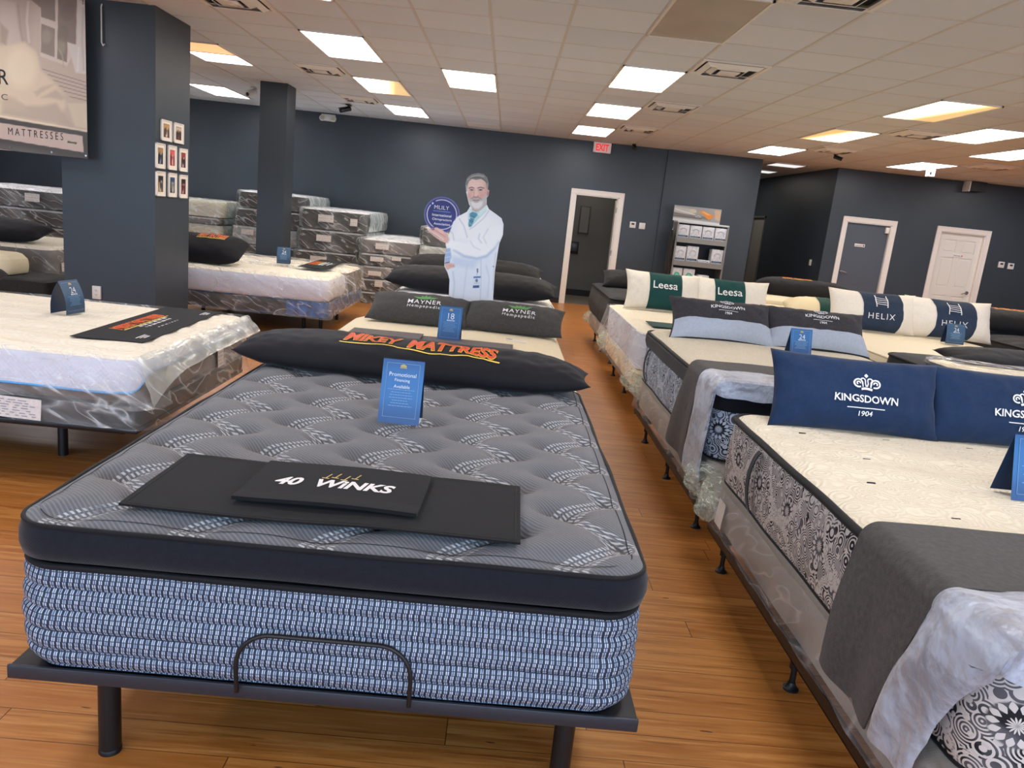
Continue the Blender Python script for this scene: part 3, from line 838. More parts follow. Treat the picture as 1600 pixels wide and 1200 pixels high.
troffer(1.3, 15.2, 'added unseen ceiling panel brightening the stock room behind the open doorway', 'lit_added', group='ceiling lights over the shop front')  # out-of-view panel added to lift the dark stock room
def vent(x0, y0, label):
    t = thing('ceiling_vent', label, 'vent', (x0+.305, y0+.305, CZ), 0, 'square ceiling air vents')
    def ring(a, za, b, zb):
        v = [(sx*a, sy*a, za) for sx, sy in ((-1, -1), (1, -1), (1, 1), (-1, 1))]+[(sx*b, sy*b, zb) for sx, sy in ((-1, -1), (1, -1), (1, 1), (-1, 1))]
        return v, [(i, (i+1) % 4, 4+(i+1) % 4, 4+i) for i in range(4)]
    m = MB(); m.add(*ring(.30, -.003, .30, -.014)); m.add(*ring(.30, -.014, .27, -.014)); m.add(*ring(.27, -.014, .262, .001)); m.build('frame', MT['white_paint'], t, smooth=False)
    MB().b2(-.26, .26, -.26, .26, -.002, -.001).build('duct', MT['dark_print'], t, smooth=False)
    m = MB()
    for a in (.245, .165): m.add(*ring(a, -.012, a-.040, -.040)); m.add(*ring(a-.040, -.040, a-.036, -.043)); m.add(*ring(a+.004, -.014, a-.036, -.043))
    m.build('louvers', MT['white_paint'], t, smooth=False)
    MB().b2(-.09, .09, -.09, .09, -.046, -.036, .004).build('centre_plate', MT['white_paint'], t)
for kx, ky, l in ((4, 1, 'nearest square vent, right of the large lit aisle panel'), (4, 5, 'square vent beside the middle aisle light'), (4, 9, 'square vent beside the aisle light by the EXIT sign'),
                  (4, -3, 'square vent cut by the top edge of the photo, right of the unlit panel'), (-3, 5, 'square vent left of the half yellow panel, above the slim column'), (-3, 9, 'square vent beside the black camera, left of the cutout'),
                  (-3, 0, 'square vent cut by the top edge near the big column'), (9, 5, 'square vent between the yellow-edged panels at right'), (9, 9, 'square vent above the small dark camera'),
                  (13, 9, 'square vent furthest right, in front of the two thermostats')):
    vent(cX(kx), rY(ky), l)
t = thing('return_grille', 'pale slotted air grille at the ceiling edge above the cutout', 'vent', (-.595, 14.02, CZ))
m = MB(); m.b2(-.30, .30, -.29, -.27, -.014, 0); m.b2(-.30, .30, .27, .29, -.014, 0); m.b2(-.30, -.28, -.29, .29, -.014, 0); m.b2(.28, .30, -.29, .29, -.014, 0)
m.build('frame', MT['white_paint'], t, smooth=False)
m = MB()
for k in range(14): m.box((0, -.26+.04*k, -.010), (.57, .03, .002), 0, Matrix.Rotation(.5, 3, 'X'))
m.build('louvers', MT['white_paint'], t, smooth=False)
# ---------------------------------------------------------------- bed builders
def nz(x, y, z=0, s=1.0): return noise.noise(Vector((x*s, y*s, z*s)))

def leg_glide(mb, x, y, h, r=.011):
    """steel post with bracket and round glide foot"""
    mb.cyl((x, y, .02), (x, y, h), r, r, 14); mb.lathe([(.028, 0), (.028, .006), (.018, .014), (.013, .03)], (x, y, 0), 18)
    mb.box((x, y, h-.02), (.05, .05, .04), .004); mb.lathe([(.019, 0), (.019, .05)], (x, y, h*.45), 14)
    return mb

def steel_frame(label, x0, x1, y0, y1, z=.17, legs=None, group='steel bed frames'):
    t = thing('metal_bedstead', label, 'bed frame', ((x0+x1)/2, (y0+y1)/2, 0), 0, group)
    hx, hy = (x1-x0)/2, (y1-y0)/2
    for s in (-1, 1):
        m = MB(); m.b2(s*hx-s*.003, s*hx, -hy, hy, z, z+.045); m.b2(s*hx, s*hx-s*.045, -hy, hy, z, z+.004); m.build('side_rail', MT['black_metal'], t, smooth=False)
    for yy in (-hy+.15, 0, hy-.15): MB().b2(-hx+.01, hx-.01, yy-.018, yy+.018, z-.012, z).build('cross_bar', MT['black_metal'], t, smooth=False)
    for xx in ((-hx+.08), 0, (hx-.08)):
        for yy in (legs or (-hy+.15, 0, hy-.15)): leg_glide(MB(), xx, yy, z).build('leg', MT['black_metal'], t)
    return t

def mattress(name, label, x0, x1, y0, y1, z0, z1, side, top, r=.10, crown=.03, pip='black_trim', bulge=.012, group=None, cat='mattress', top_res=.05, tops=None, bottom_pip=True, rot=0, edge=.02, band=None, body_name='side_border', pr=.009, waves=0):
    hx, hy, h = (x1-x0)/2, (y1-y0)/2, z1-z0
    t = thing(name, label, cat, ((x0+x1)/2, (y0+y1)/2, z0), rot, group)
    n = 9; prof = [(-.012, 0)]
    for i in range(n+1):
        q = i/n; prof.append((bulge*math.sin(PI*q)**.6+(.004*math.sin(q*PI*2*waves) if waves else 0), .006+(h-edge-.006)*q))
    sd = 3.1*x0+y0
    dsp = lambda s, z, p, nn: .008*nz(p.x*3+sd, p.y*3, z*6)
    sweep(body_name, hx, hy, r, prof, MT[side], t, dsp, cap_bot=True)
    zt = h-edge
    tf = tops or (lambda x, y, d: zt+edge*(1-math.exp(-d/.03))+crown*(1-math.exp(-d/.22))*.5+.006*nz(x*4+sd, y*4, 2)*min(1, d/.05))
    top_panel('top_panel', hx, hy, r, tf, MT[top], t, top_res)
    if pip:
        o = sweep('piping', hx, hy, r, ring_prof(.004, zt, pr), MT[pip], t, dsp, closed=True)
        if bottom_pip: sweep('piping', hx, hy, r, ring_prof(.0, .012, .007), MT[pip], t, dsp, closed=True)
    if band:   # a flat coloured band round the top of the border
        sweep('border_band', hx, hy, r, [(bulge*.8+.003, zt-band[1]), (bulge+.012, zt-band[1]*.6), (bulge+.010, zt-.012), (.004, zt-.002)], MT[band[0]], t, dsp)
    return t

def film_over(t, hx, hy, r, z0, z1, mat='film', amp=.02, flare=.0, name='plastic_wrap', off=.030, top=True, sd=0, res=.05, topz=.02):
    prof = [(off+.004, z0)]+[(off, z0+(z1-z0)*i/8) for i in range(1, 9)]
    def dsp(s, z, p, nn):
        q = (z-z0)/(z1-z0)
        cn = min(1, max(0, (abs(p.x)-(hx-.25))/.25))*min(1, max(0, (abs(p.y)-(hy-.25))/.25))
        w = amp*(nz(p.x*4+sd, p.y*4, z*3)+.35*nz(p.x*9+sd, p.y*9, z*5))+amp*.25*nz(s*13, z*1.5+sd, 3)
        return (max(-off+.024, w)+flare*cn*(1-q)*(1+.6*nz(s*18, z*4, sd)), 0 if q > .1 else .012*nz(s*9, sd, 1))
    sweep(name, hx, hy, r, prof, MT[mat], t, dsp, step=res)
    if top:
        top_panel('plastic_top', hx+off, hy+off, r+off, lambda x, y, d: z1-.012*math.exp(-d/.02)+topz*(1-math.exp(-d/.1))+amp*.5*max(-.6, nz(x*5+sd, y*7, 1)+.5*nz(x*16+sd, y*14, 4))*min(1, d/.05), MT[mat], t, .06)

def box_spring(label, x0, x1, y0, y1, z0, z1, side='taupe', group='box springs', film='film_light', name='box_spring', flare=.03, sd=0):
    t = thing(name, label, 'box spring', ((x0+x1)/2, (y0+y1)/2, z0), 0, group)
    hx, hy, h = (x1-x0)/2, (y1-y0)/2, z1-z0
    sweep('fabric_cover', hx, hy, .05, [(-.01, 0), (0, .008), (.002, h*.5), (0, h-.01), (-.01, h)], MT[side], t, lambda s, z, p, n: .003*nz(p.x*4, p.y*4, z*9+sd), cap_top=True, cap_bot=True)
    if film: film_over(t, hx, hy, .05, .002, h-.004, film, .010, flare, off=.028, top=False, sd=sd)
    return t

def crumple(name, label, loc, size, parent=None, mat='film_green', sd=0, rot=0):
    """bunched end of a plastic bag"""
    m = MB(); n, k = 26, 16; v = []; f = []
    for j in range(k+1):
        ph = PI*(.08+.9*j/k)
        for i in range(n):
            th = 2*PI*i/n
            rr_ = 1+.35*nz(math.cos(th)*2+sd, math.sin(th)*2, ph*1.3)+.28*math.sin(th*9+ph*2+sd)*math.sin(ph)*.5+.3*nz(th*3, ph*5, sd)
            v.append((size[0]*rr_*math.sin(ph)*math.cos(th), size[1]*rr_*math.sin(ph)*math.sin(th), size[2]*math.cos(ph)*(1+.2*nz(th, ph*2, sd))))
    for j in range(k):
        for i in range(n): f.append((j*n+i, j*n+(i+1) % n, (j+1)*n+(i+1) % n, (j+1)*n+i))
    m.add(v, f)
    return m.build(name, MT[mat], parent, loc=loc)

def paper_label(parent, c, w, h, facing='front', name='paper_label', lines=5, tilt=0):
    """small sheet of paper with print, taped on the film; facing front (-y) or right (+x)"""
    def P(a, b, o=0):
        a, b = a*math.cos(tilt)-b*math.sin(tilt), a*math.sin(tilt)+b*math.cos(tilt)
        cu = .004*math.sin(a*9)+.004*b/h
        return (c[0]+a, c[1]-.002-o+cu, c[2]+b) if facing == 'front' else (c[0]+.002+o-cu, c[1]+a, c[2]+b)
    p = grid_surf(lambda a, b: P(a, b), lsp(-w/2, w/2, 6), lsp(-h/2, h/2, 4), name, MT['paper'], parent, thick=.001)
    g = G2(); rnd = random.Random(int(c[0]*1000+c[2]*777))
    for i in range(lines):
        z = h*(.36-.72*i/max(1, lines-1)); x = -w*.42
        while x < w*.40:
            l = rnd.uniform(.05, .22)*w
            if x+l < w*.44: g.rect(x, x+l, z-h*.02, z+h*.02)
            x += l+w*rnd.uniform(.03, .12)
    g.place('print', lambda a, b: P(a, b, .0016), plain('grey_print', '9a98a0', .7), p)

# ---- pillows
def pillow(name, label, loc, w, h, t, mat, tilt=0, yaw=0, roll=0, group=None, cat='pillow', ends=0.0, pin=.06, sd=1, flat=.75, nu=36, nv=20, wr=.006, sag=0, ev=2.6, eu=4.0):
    R_ = Matrix.Rotation(yaw, 3, 'Z') @ Matrix.Rotation(tilt, 3, 'X') @ Matrix.Rotation(roll, 3, 'Y')
    root = thing(name, label, cat, loc, R_.to_euler(), group)
    def fn(u, v, s=1, off=0):
        e = 1-ends*abs(u)**5
        x = w/2*u*(1-pin*(1-v*v)*u*u); y = h/2*v*e*(1-pin*1.3*(1-u*u)*v*v)
        k = max(0, 1-abs(u)**eu)**.55*max(0, 1-abs(v)**ev)**.60
        z = t/2*k*(1+.10*nz(u*2+sd, v*1.5, sd))+wr*(nz(u*w*9+sd, v*h*9, 3*s)+.5*math.sin((u*w+v*h*.6)*30+sd*3)*nz(u*3, v*3, sd+5)*k)*min(1, k*3)
        z += -sag*w*(1-u*u)*0
        if s < 0: z = -z*flat
        return Vector((x, y, z+off*s))
    us = [-1+2*i/nu for i in range(nu+1)]; vs = [-1+2*j/nv for j in range(nv+1)]
    us = [math.copysign(abs(a)**.85, a) for a in us]; vs = [math.copysign(abs(a)**.85, a) for a in vs]
    v = []; f = []
    for s in (1, -1):
        b0 = len(v)
        for b in vs:
            for a in us: v.append(fn(a, b, s))
        N = nu+1
        for j in range(nv):
            for i in range(nu):
                q = (b0+j*N+i, b0+j*N+i+1, b0+(j+1)*N+i+1, b0+(j+1)*N+i)
                f.append(q if s > 0 else q[::-1])
    me = mesh_obj('cushion_cover', v, f, MT[mat], root)
    bm = bmesh.new(); bm.from_mesh(me.data); bmesh.ops.remove_doubles(bm, verts=bm.verts, dist=.0004); bm.to_mesh(me.data); bm.free()
    for p in me.data.polygons: p.use_smooth = True
    root_fn = fn
    def on(a, b, off=.004): return fn(a/(w/2), b/(h/2), 1, off)
    def band(u0, u1, mt, v0=-.995, v1=.995, both=True, nm='sleeve_band', off=.004, bw=0):
        V = []; F = []; n1, n2 = 14, 22
        for s in ((1, -1) if both else (1,)):
            b0 = len(V)
            for j in range(n2+1):
                for i in range(n1+1):
                    vv = v0+(v1-v0)*j/n2; uu = u0+(u1-u0)*i/n1+bw*(1-vv*vv)
                    V.append(fn(uu, vv, s, off))
            for j in range(n2):
                for i in range(n1):
                    q = (b0+j*(n1+1)+i, b0+j*(n1+1)+i+1, b0+(j+1)*(n1+1)+i+1, b0+(j+1)*(n1+1)+i); F.append(q if s > 0 else q[::-1])
        return mesh_obj(nm, V, F, MT[mt], root)
    return root, on, band

def mikey_logo(parent, on, W, cx, cy, rise=.0):
    """MIKEY MATTRESS, red letters with a yellow edge and a yellow underline"""
    g = text_geo('MIKEY  MATTRESS', 1, .028, .18, sub=None); k = W/(max(a[0] for a in g[0])-min(a[0] for a in g[0]))
    H = .092*W/.74
    def shape(a, b):   # letters swell at both M's and at the end
        q = a/W; hgt = 1+.28*math.cos(q*PI*4)+.1
        return a, b*hgt+rise*q
    vv, ff = fit(text_geo('MIKEY  MATTRESS', 1, .028, .18, sub=.28), w=W, h=H)
    r = G2().add(([shape(a, b) for a, b in vv], ff), cx, cy)
    vy, fy = fit(text_geo('MIKEY  MATTRESS', 1, .05, .18, sub=.28), w=W*1.006, h=H*1.08)
    y = G2().add(([shape(a, b) for a, b in vy], fy), cx, cy)
    y.stroke([(cx-W*.52+W*1.04*i/30, cy-H*(.84+.12*math.sin(i/30*PI*4+.6))+rise*(i/30-.5)) for i in range(31)], H*.10)
    y.place('yellow_outline', lambda a, b: on(a, b, .0035), MT['yellow_print'], parent)
    r.place('red_lettering', lambda a, b: on(a, b, .0055), MT['orange_print'], parent)

def mikey_block(parent, fn, W, H, cx, cy):
    """the same mark on small far mats and pillows"""
    r = G2().add(fit(text_geo('MIKEY MATTRESS', 1, .05, .18), w=W, h=H), cx, cy)
    y = G2().add(fit(text_geo('MIKEY MATTRESS', 1, .075, .18), w=W*1.01, h=H*1.1), cx, cy).stroke([(cx-W*.5+W*i/12, cy-H*.72) for i in range(13)], H*.14)
    y.place('yellow_outline', lambda a, b: fn(a, b, .0018), MT['yellow_print'], parent)
    r.place('red_lettering', lambda a, b: fn(a, b, .0032), MT['orange_print'], parent)

def crown_art(g, cx, cy, W):
    k = W/1.0
    def P(pts): return [(cx+a*k, cy+b*k) for a, b in pts]
    g.poly(P([(0, .43), (.085, .34), (0, .25), (-.085, .34)]))
    g.stroke(P([(-.20, -.20)]+arc(0, -.75, .58, 112, 68, 9)+[(.20, -.20)]), .085*k)
    for s in (-1, 1):
        g.stroke(P([(s*a, b) for a, b in arc(.33, .02, .155, -120, 200, 20)]), .062*k)
        g.stroke(P([(s*a, b) for a, b in arc(.33, .02, .06, 200, -60, 10)]), .05*k)
        g.stroke(P([(s*a, b) for a, b in [(.02, -.10), (.06, .02), (.05, .14)]+arc(.14, .14, .09, 180, -40, 10)+[(.17, .02), (.16, -.12)]]), .052*k)
    return g

def kingsdown(parent, on, cx, cy, W, bold=.02):
    g = G2(); g.add(fit(text_geo('KINGSDOWN', 1, bold, 0, sub=.3), w=W), cx, cy)
    g.rect(cx-W*.29, cx+W*.29, cy-W*.155, cy-W*.140, 8)
    g.add(fit(text_geo('1904', 1, bold*.8), w=W*.2), cx, cy-W*.235)
    crown_art(g, cx, cy+W*.235, W*.41)
    g.place('embroidery', lambda a, b: on(a, b, .0075), MT['white_print'], parent)

def tent_card(label, loc, rot=0, w=.155, h=.25, d=.09, big='24', sub_='MONTHS', slate=False, bow=.0, promo=False):
    t = thing('tent_card', label, 'card', loc, rot, 'blue table tent cards')
    def F(a, z, o=0):                       # front leaf; a across, z up
        q = z/h; y = -d/2*(1-q)-bow*math.sin(PI*q)
        return Vector((a, y-o*.95, z+o*.2))
    def B(a, z): q = z/h; return Vector((a, d/2*(1-q)+bow*math.sin(PI*q), z))
    zs = lsp(0, h, 9)
    grid_surf(lambda a, b: F(a, b), (-w/2, w/2), zs, 'front_panel', MT['card_slate' if slate else 'card'], t, thick=.0012)
    grid_surf(lambda a, b: B(-a, b), (-w/2, w/2), zs, 'back_panel', MT['card_back'], t, thick=.0012)
    fl = MB(); fl.add([F(w/2, .004), F(w/2-.02, .004), B(w/2-.02, .004), B(w/2, .004)], [(0, 1, 2, 3)]); fl.build('white_fold', MT['card_white'], t, smooth=False)
    P = lambda a, b: F(a, b, .0022)
    g = G2(); k = w/.155; kh = h/.25
    for x0, x1, y0, y1 in ((-.062, .062, .232, .2335), (-.062, .062, .024, .0255), (-.062, -.0605, .024, .2335), (.0605, .062, .024, .2335)): g.rect(x0*k, x1*k, y0*kh, y1*kh)
    g.place('thin_border', P, MT['card_faint'], t)
    g = G2(); g.poly([(-.011*k, .220*kh), (.011*k, .220*kh), (.011*k, .226*kh), (0, .231*kh), (-.011*k, .226*kh)]); g.rect(-.013*k, .013*k, .215*kh, .2185*kh)
    g.place('crest', lambda a, b: F(a, b, .0026), MT['gold_print'], t)
    g = G2()
    if promo:
        for i, s in enumerate(('Promotional', 'Financing', 'Available')):
            g.add(fit(text_geo(s, 1, .002), h=(.0140, .0140, .0115)[i]), 0, (.190-.023*i)*kh)
    else:
        g.add(fit(text_geo(big, 1, -.005), h=.042*kh), .004*k, .178*kh); g.add(fit(text_geo(sub_, 1, .02), w=.052*k), .004*k, .147*kh)
    g.place('lettering', P, MT['card_white'], t)
    g = G2(); rnd = random.Random(3)
    for i in range(7):
        z = (.132-.0105*i)*kh; l = (.05 if i in (0,) else rnd.uniform(.03, .046))*k
        x = -l
        while x < l-.004:
            q = rnd.uniform(.004, .012)*k; g.rect(x, min(l, x+q), z-.0012, z+.0012); x += q+.002
    g.place('small_print', P, MT['card_faint'], t)
    return t

def flat_mat(name, label, cx, cy, z, w, l, rot=0, mat='mat_cloth', th=.006, wav=.004, group=None, cat='mat', hem=True, zf=None):
    t = thing(name, label, cat, (cx, cy, z), rot, group)
    zf_ = zf or (lambda a, b: wav*nz(a*3+cx, b*3, 1))
    def S(a, b, o=0): return Vector((a, b, th+zf_(a, b)+o))
    grid_surf(S, lsp(-w/2, w/2, 25), lsp(-l/2, l/2, 13), 'cloth', MT[mat], t, thick=th)
    if hem:
        g = G2(); e = .012
        pts = [(-w/2+e, -l/2+e), (w/2-e, -l/2+e), (w/2-e, l/2-e), (-w/2+e, l/2-e)]
        P = []
        for i in range(4):
            a, b = pts[i], pts[(i+1) % 4]
            for k in range(14): P.append((a[0]+(b[0]-a[0])*k/14, a[1]+(b[1]-a[1])*k/14))
        g.stroke(P, .003, closed=True); g.place('hem_stitch', lambda a, b: S(a, b, .001), MT['black_trim'], t)
    return t, S
# ================================================================ centre row
# ---- bed A: pillow-top mattress in the foreground
AXC, AYC = -.345, 2.715
b = thing('adjustable_bed_base', 'black metal bed base with round legs under the foreground grey mattress', 'bed base', (AXC, AYC, 0), .0)
pl = MB().b2(-.79, .80, -1.005, 1.02, .325, .350, .006); pl.b2(-.75, .75, -.95, .98, .275, .325, .006)
pl.build('platform', MT['black_metal'], b)
MB().b2(-.79, .80, -1.013, -1.003, .318, .356, .004).build('front_rail', plain('matte_navy_black_steel', '262a33', .38), b)
for sx, sy in ((-.62, -.85), (.64, -.85), (-.62, .75), (.64, .75), (-.62, 0), (.64, 0)):
    MB().cyl((sx, sy, 0), (sx, sy, .275), .029, .029, 24).lathe([(.030, 0), (.030, .012), (.029, .014)], (sx, sy, 0)).build('leg', MT['black_metal'], b)
pts = [(-.215, 0)]+[(-.215, .07)]+[(-.215+.085*(1-math.cos(a)), .085+.085*math.sin(a)) for a in lsp(0, PI/2, 9)]
pts += [(.215-.085*(1-math.cos(a)), .085+.085*math.sin(a)) for a in lsp(PI/2, 0, 9)]+[(.215, 0)]
MB().tube([(p[0], -1.024-.012*(p[1] > .01), .345+p[1]) for p in pts], .0058, 12).build('retainer_bar', MT['black_metal'], b)

A0 = .355
t = thing('mattress', 'foreground mattress with wavy grey quilted top and blue woven border', 'mattress', (AXC, AYC, A0))
hx, hy = .765, 1.008
prof = [(-.03, -.004), (-.012, .0)]
NB = 5; HB = .272
for i in range(NB*8+1):
    q = i/(NB*8); w_ = (q*NB) % 1 if i < NB*8 else 1
    prof.append((.004+.012*math.sin(PI*min(1, w_))**.55-(.018*(1-q*7) if q < 1/7 else 0)+.008*math.sin(PI*q), .004+HB*q))
dA = lambda s, z, p, nn: .006*nz(s*2.5, z*7, 3)+.0022*nz(s*16, z*26, 1)
sweep('woven_border', hx-.002, hy, .10, prof, MT['weave'], t, dA, step=.03, cap_bot=True)
sweep('lower_piping', hx, hy, .10, ring_prof(.004, .279, .009), MT['black_trim'], t, dA, closed=True)
sweep('crease_gusset', hx, hy, .10, [(.0, .280), (-.020, .284), (-.022, .292), (.0, .298)], MT['black_trim'], t, dA)
sweep('pillow_top_border', hx, hy, .09, [(-.014, .292), (.004, .293), (.016, .300), (.022, .325), (.020, .355), (.012, .380)], MT['black_velvet'], t, lambda s, z, p, nn: .008*nz(s*3, z*4, 6)*(z < .37)+.003*nz(s*14, z*10, 2)*(z > .31), step=.03)
sweep('upper_piping', hx, hy, .09, ring_prof(.011, .384, .0065), MT['black_trim'], t, lambda s, z, p, nn: (.004*nz(s*3, .4, 6), .004*nz(s*4, 1, 9)), closed=True, step=.03)
def quilt_z(x, y, d):
    row = (y-AY0_)/.155
    cxk = (x-AX_+AMP_*math.cos(PI*row))/.31
    dd = ((cxk+.5) % 1-.5)*.31
    f = smoothstep(.0, .09, d)
    z = .384+.030*(1-math.exp(-d/.05))+.006*(1-math.exp(-d/.4))
    z -= f*.010*math.exp(-(dd/.022)**2)
    r0 = round(row); dim = 0
    for r in (r0-1, r0, r0+1):
        off = 0 if r % 2 == 0 else .155
        kx = round((x-(-.66)-off)/.31); px = -.66+off+.31*kx; py = AY0_+.155*r
        ex = (x-px); ey = y-py+.012-abs(ex)*.35
        dim += .060*math.exp(-(ex/.058)**2-((ey+.004)/(.020 if ey < 0 else .044))**2)
    z -= min(.056, dim)*smoothstep(.01, .07, d)
    z += f*.006*math.cos(2*PI*dd/.31)*-1
    return z+.0015*nz(x*9, y*9, 2)
AX_, AY0_, AMP_ = -.66+.0775, -.70, .0775
top_panel('quilted_top', hx+.009, hy+.009, .095, quilt_z, MT['quilt'], t, .0115)
E0 = [(p.x, p.y) for p, n_, s in rr(hx-.022, hy-.022, .08, .03)[:-1]]
g = G2().stroke(E0, .003, closed=True)
g.place('edge_stitch', lambda a, b: (a, b, quilt_z(a, b, .028)+.0025), MT['black_trim'], t)

# foot mat and folded mat
def zA(a, b): return .003*math.sin(a*7)+.004*nz(a*4, b*4, 3)
m1, S1 = flat_mat('foot_mat', 'long black mat lying across the foot of the grey quilted mattress', -.385, 1.955, .781, .99, .40, -.012, zf=zA, cat='mat')
m2, S2 = flat_mat('foot_mat', 'black folded mat with bold white lettering, on the longer black mat', -.392, 1.977, .793, .475, .30, -.03, th=.010, zf=lambda a, b: .004*math.sin(a*9+1)+.004*(b < -.1), cat='mat', hem=False)
wk = text_geo('40  WiNKS', 1, .036, .22, sub=.3)
G2().add(fit(wk, w=.325, h=.060), -.008, -.005).place('lettering', lambda a, b: S2(a, b, .0015), MT['white_print'], m2)
g = G2()
for x, y in ((-.045, .035), (-.020, .042), (.008, .030), (.035, .046)):
    g.stroke([(x, y), (x+.010, y+.035)], .004); g.stroke([(x-.010, y+.002), (x+.010, y-.002)], .006)
g.place('gold_motif', lambda a, b: S2(a, b, .0015), MT['gold_print'], m2)

tent_card('blue Promotional Financing card on the grey quilted mattress', (-.328, 2.74, .785), -.03, .152, .232, .10, promo=True)
# the QR square on the card is left out
p, on, band = pillow('body_pillow', 'long black body pillow with red and yellow lettering on the grey mattress', (-.385, 3.60, .835), 1.70, .44, .19, 'black_cloth', tilt=.12, yaw=-.03, ends=.55, pin=.03, sd=3, nu=70, nv=26, cat='pillow', eu=5, ev=2.4)
mikey_logo(p, on, .73, .035, -.022, rise=-.045)

# ---- bed B
steel_frame('black steel frame under the smooth cream mattress in the centre row', -1.06, .44, 3.92, 5.88, .17)
bs = box_spring('low box spring under the smooth cream mattress in the centre row', -1.06, .44, 3.9, 5.9, .215, .42, 'white_sheet', film=None)
t = mattress('mattress', 'smooth cream foam mattress behind the long black body pillow', -1.09, .455, 3.86, 5.92, .42, .70, 'cream_plain', 'cream_plain', .12, .02, None, group=None)
def zB(a, b): return .002*math.sin(a*5)
mB, SB = flat_mat('foot_mat', 'grey mat at the foot of the cream mattress, half hidden by the body pillow', -.42, 4.83, .722, 1.06, .40, -.01, 'grey_mat', .006, zf=zB)
mB2, SB2 = flat_mat('foot_mat', 'small folded grey mat lying on the wider grey mat', -.72, 4.86, .732, .46, .33, -.01, 'grey_mat', .008, zf=zB, hem=False)
tent_card('blue 18 MONTHS card on the smooth cream mattress', (-.315, 5.0, .722), -.05, .15, .225, .10, '18', 'MONTHS')
t = thing('pen', 'white pen lying on the smooth cream mattress', 'pen', (.135, 5.17, .73), -.35)
MB().cyl((-.075, 0, 0), (.06, 0, 0), .006, n=12).cyl((.06, 0, 0), (.078, 0, 0), .006, .001, 12).build('barrel', MT['plastic_white'], t); MB().b2(-.075, -.03, -.002, .002, .005, .009).build('clip', MT['chrome'], t)
def mayner(parent, on, cx, cy, W):
    g = G2(); g.add(fit(text_geo('MAYNER', 1, .006, 0, sub=.3, space=1.15), w=W, h=.052), cx, cy)
    for x in (-.47, .47): pass
    g.add(fit(text_geo('Hempapedic', 1, .006, space=1.3), w=W*.98, h=.044), cx, cy-.062)
    g.place('lettering', lambda a, b: on(a, b, .005), MT['white_print'], parent)
    g = G2()
    for a, l, w in ((90, .22, .055), (55, .25, .05), (125, .25, .05), (22, .40, .055), (158, .40, .055), (4, .30, .03), (176, .30, .03)):
        c, s = math.cos(math.radians(a)), math.sin(math.radians(a)); L = []
        for q in lsp(0, 1, 8): L.append((q*l*W, w*W*math.sin(PI*q)))
        L += [(q*l*W, -w*W*math.sin(PI*q)) for q in lsp(1, 0, 8)[1:-1]]
        g.poly([(cx+x*c-y*s*1, cy+W*.15+(x*s+y*c)*.95) for x, y in L])
    g.place('leaf_emblem', lambda a, b: on(a, b, .0055), MT['green_print'], parent)
for lbl, x, s_, ya in (('charcoal leaf-emblem pillow on the cream mattress, left of the pair', -.60, 4, -.02), ('charcoal leaf-emblem pillow on the cream mattress, right of the pair', .115, 9, -.10)):
    p, on, band = pillow('pillow', lbl, (x, 5.74, .805), .76, .41, .165, 'charcoal', tilt=.38, yaw=ya, pin=.05, sd=s_, group='charcoal pillows with leaf emblem')
    mayner(p, on, .04, -.03, .25)

# ---- bed C, D behind
steel_frame('black steel frame under the white mattress behind the cutout', -.98, .46, 6.42, 8.3, .17)
box_spring('box spring under the white mattress behind the cutout', -.98, .46, 6.4, 8.34, .215, .45, 'white_sheet', film=None)
mattress('mattress', 'white mattress behind the doctor cutout', -1.0, .50, 6.36, 8.38, .45, .765, 'white_sheet', 'white_sheet', .12, .02, 'white_sheet')
p, on, band = pillow('body_pillow', 'plain black body pillow behind the charcoal leaf-emblem pillows', (-.30, 7.42, .885), 1.66, .50, .23, 'black_cloth', tilt=.25, yaw=-.10, ends=.4, pin=.03, sd=12, nu=60, nv=22, eu=5, ev=2.4)
steel_frame('black steel frame under the furthest mattress of the centre row', -.98, .46, 8.9, 10.8, .17)
box_spring('box spring under the furthest mattress of the centre row', -.98, .46, 8.88, 10.84, .215, .42, 'grey_sleeve', film=None)
mattress('mattress', 'grey-sided mattress furthest back in the centre row', -1.0, .52, 8.85, 10.88, .42, .76, 'grey_sleeve', 'white_sheet', .1, .02, 'white_sheet')
p, on, band = pillow('body_pillow', 'furthest plain black body pillow, behind the cutout near the back wall', (-.36, 9.55, .87), 1.70, .50, .22, 'black_cloth', tilt=.35, yaw=-.12, ends=.4, pin=.03, sd=17, nu=60, nv=22, eu=5, ev=2.4)

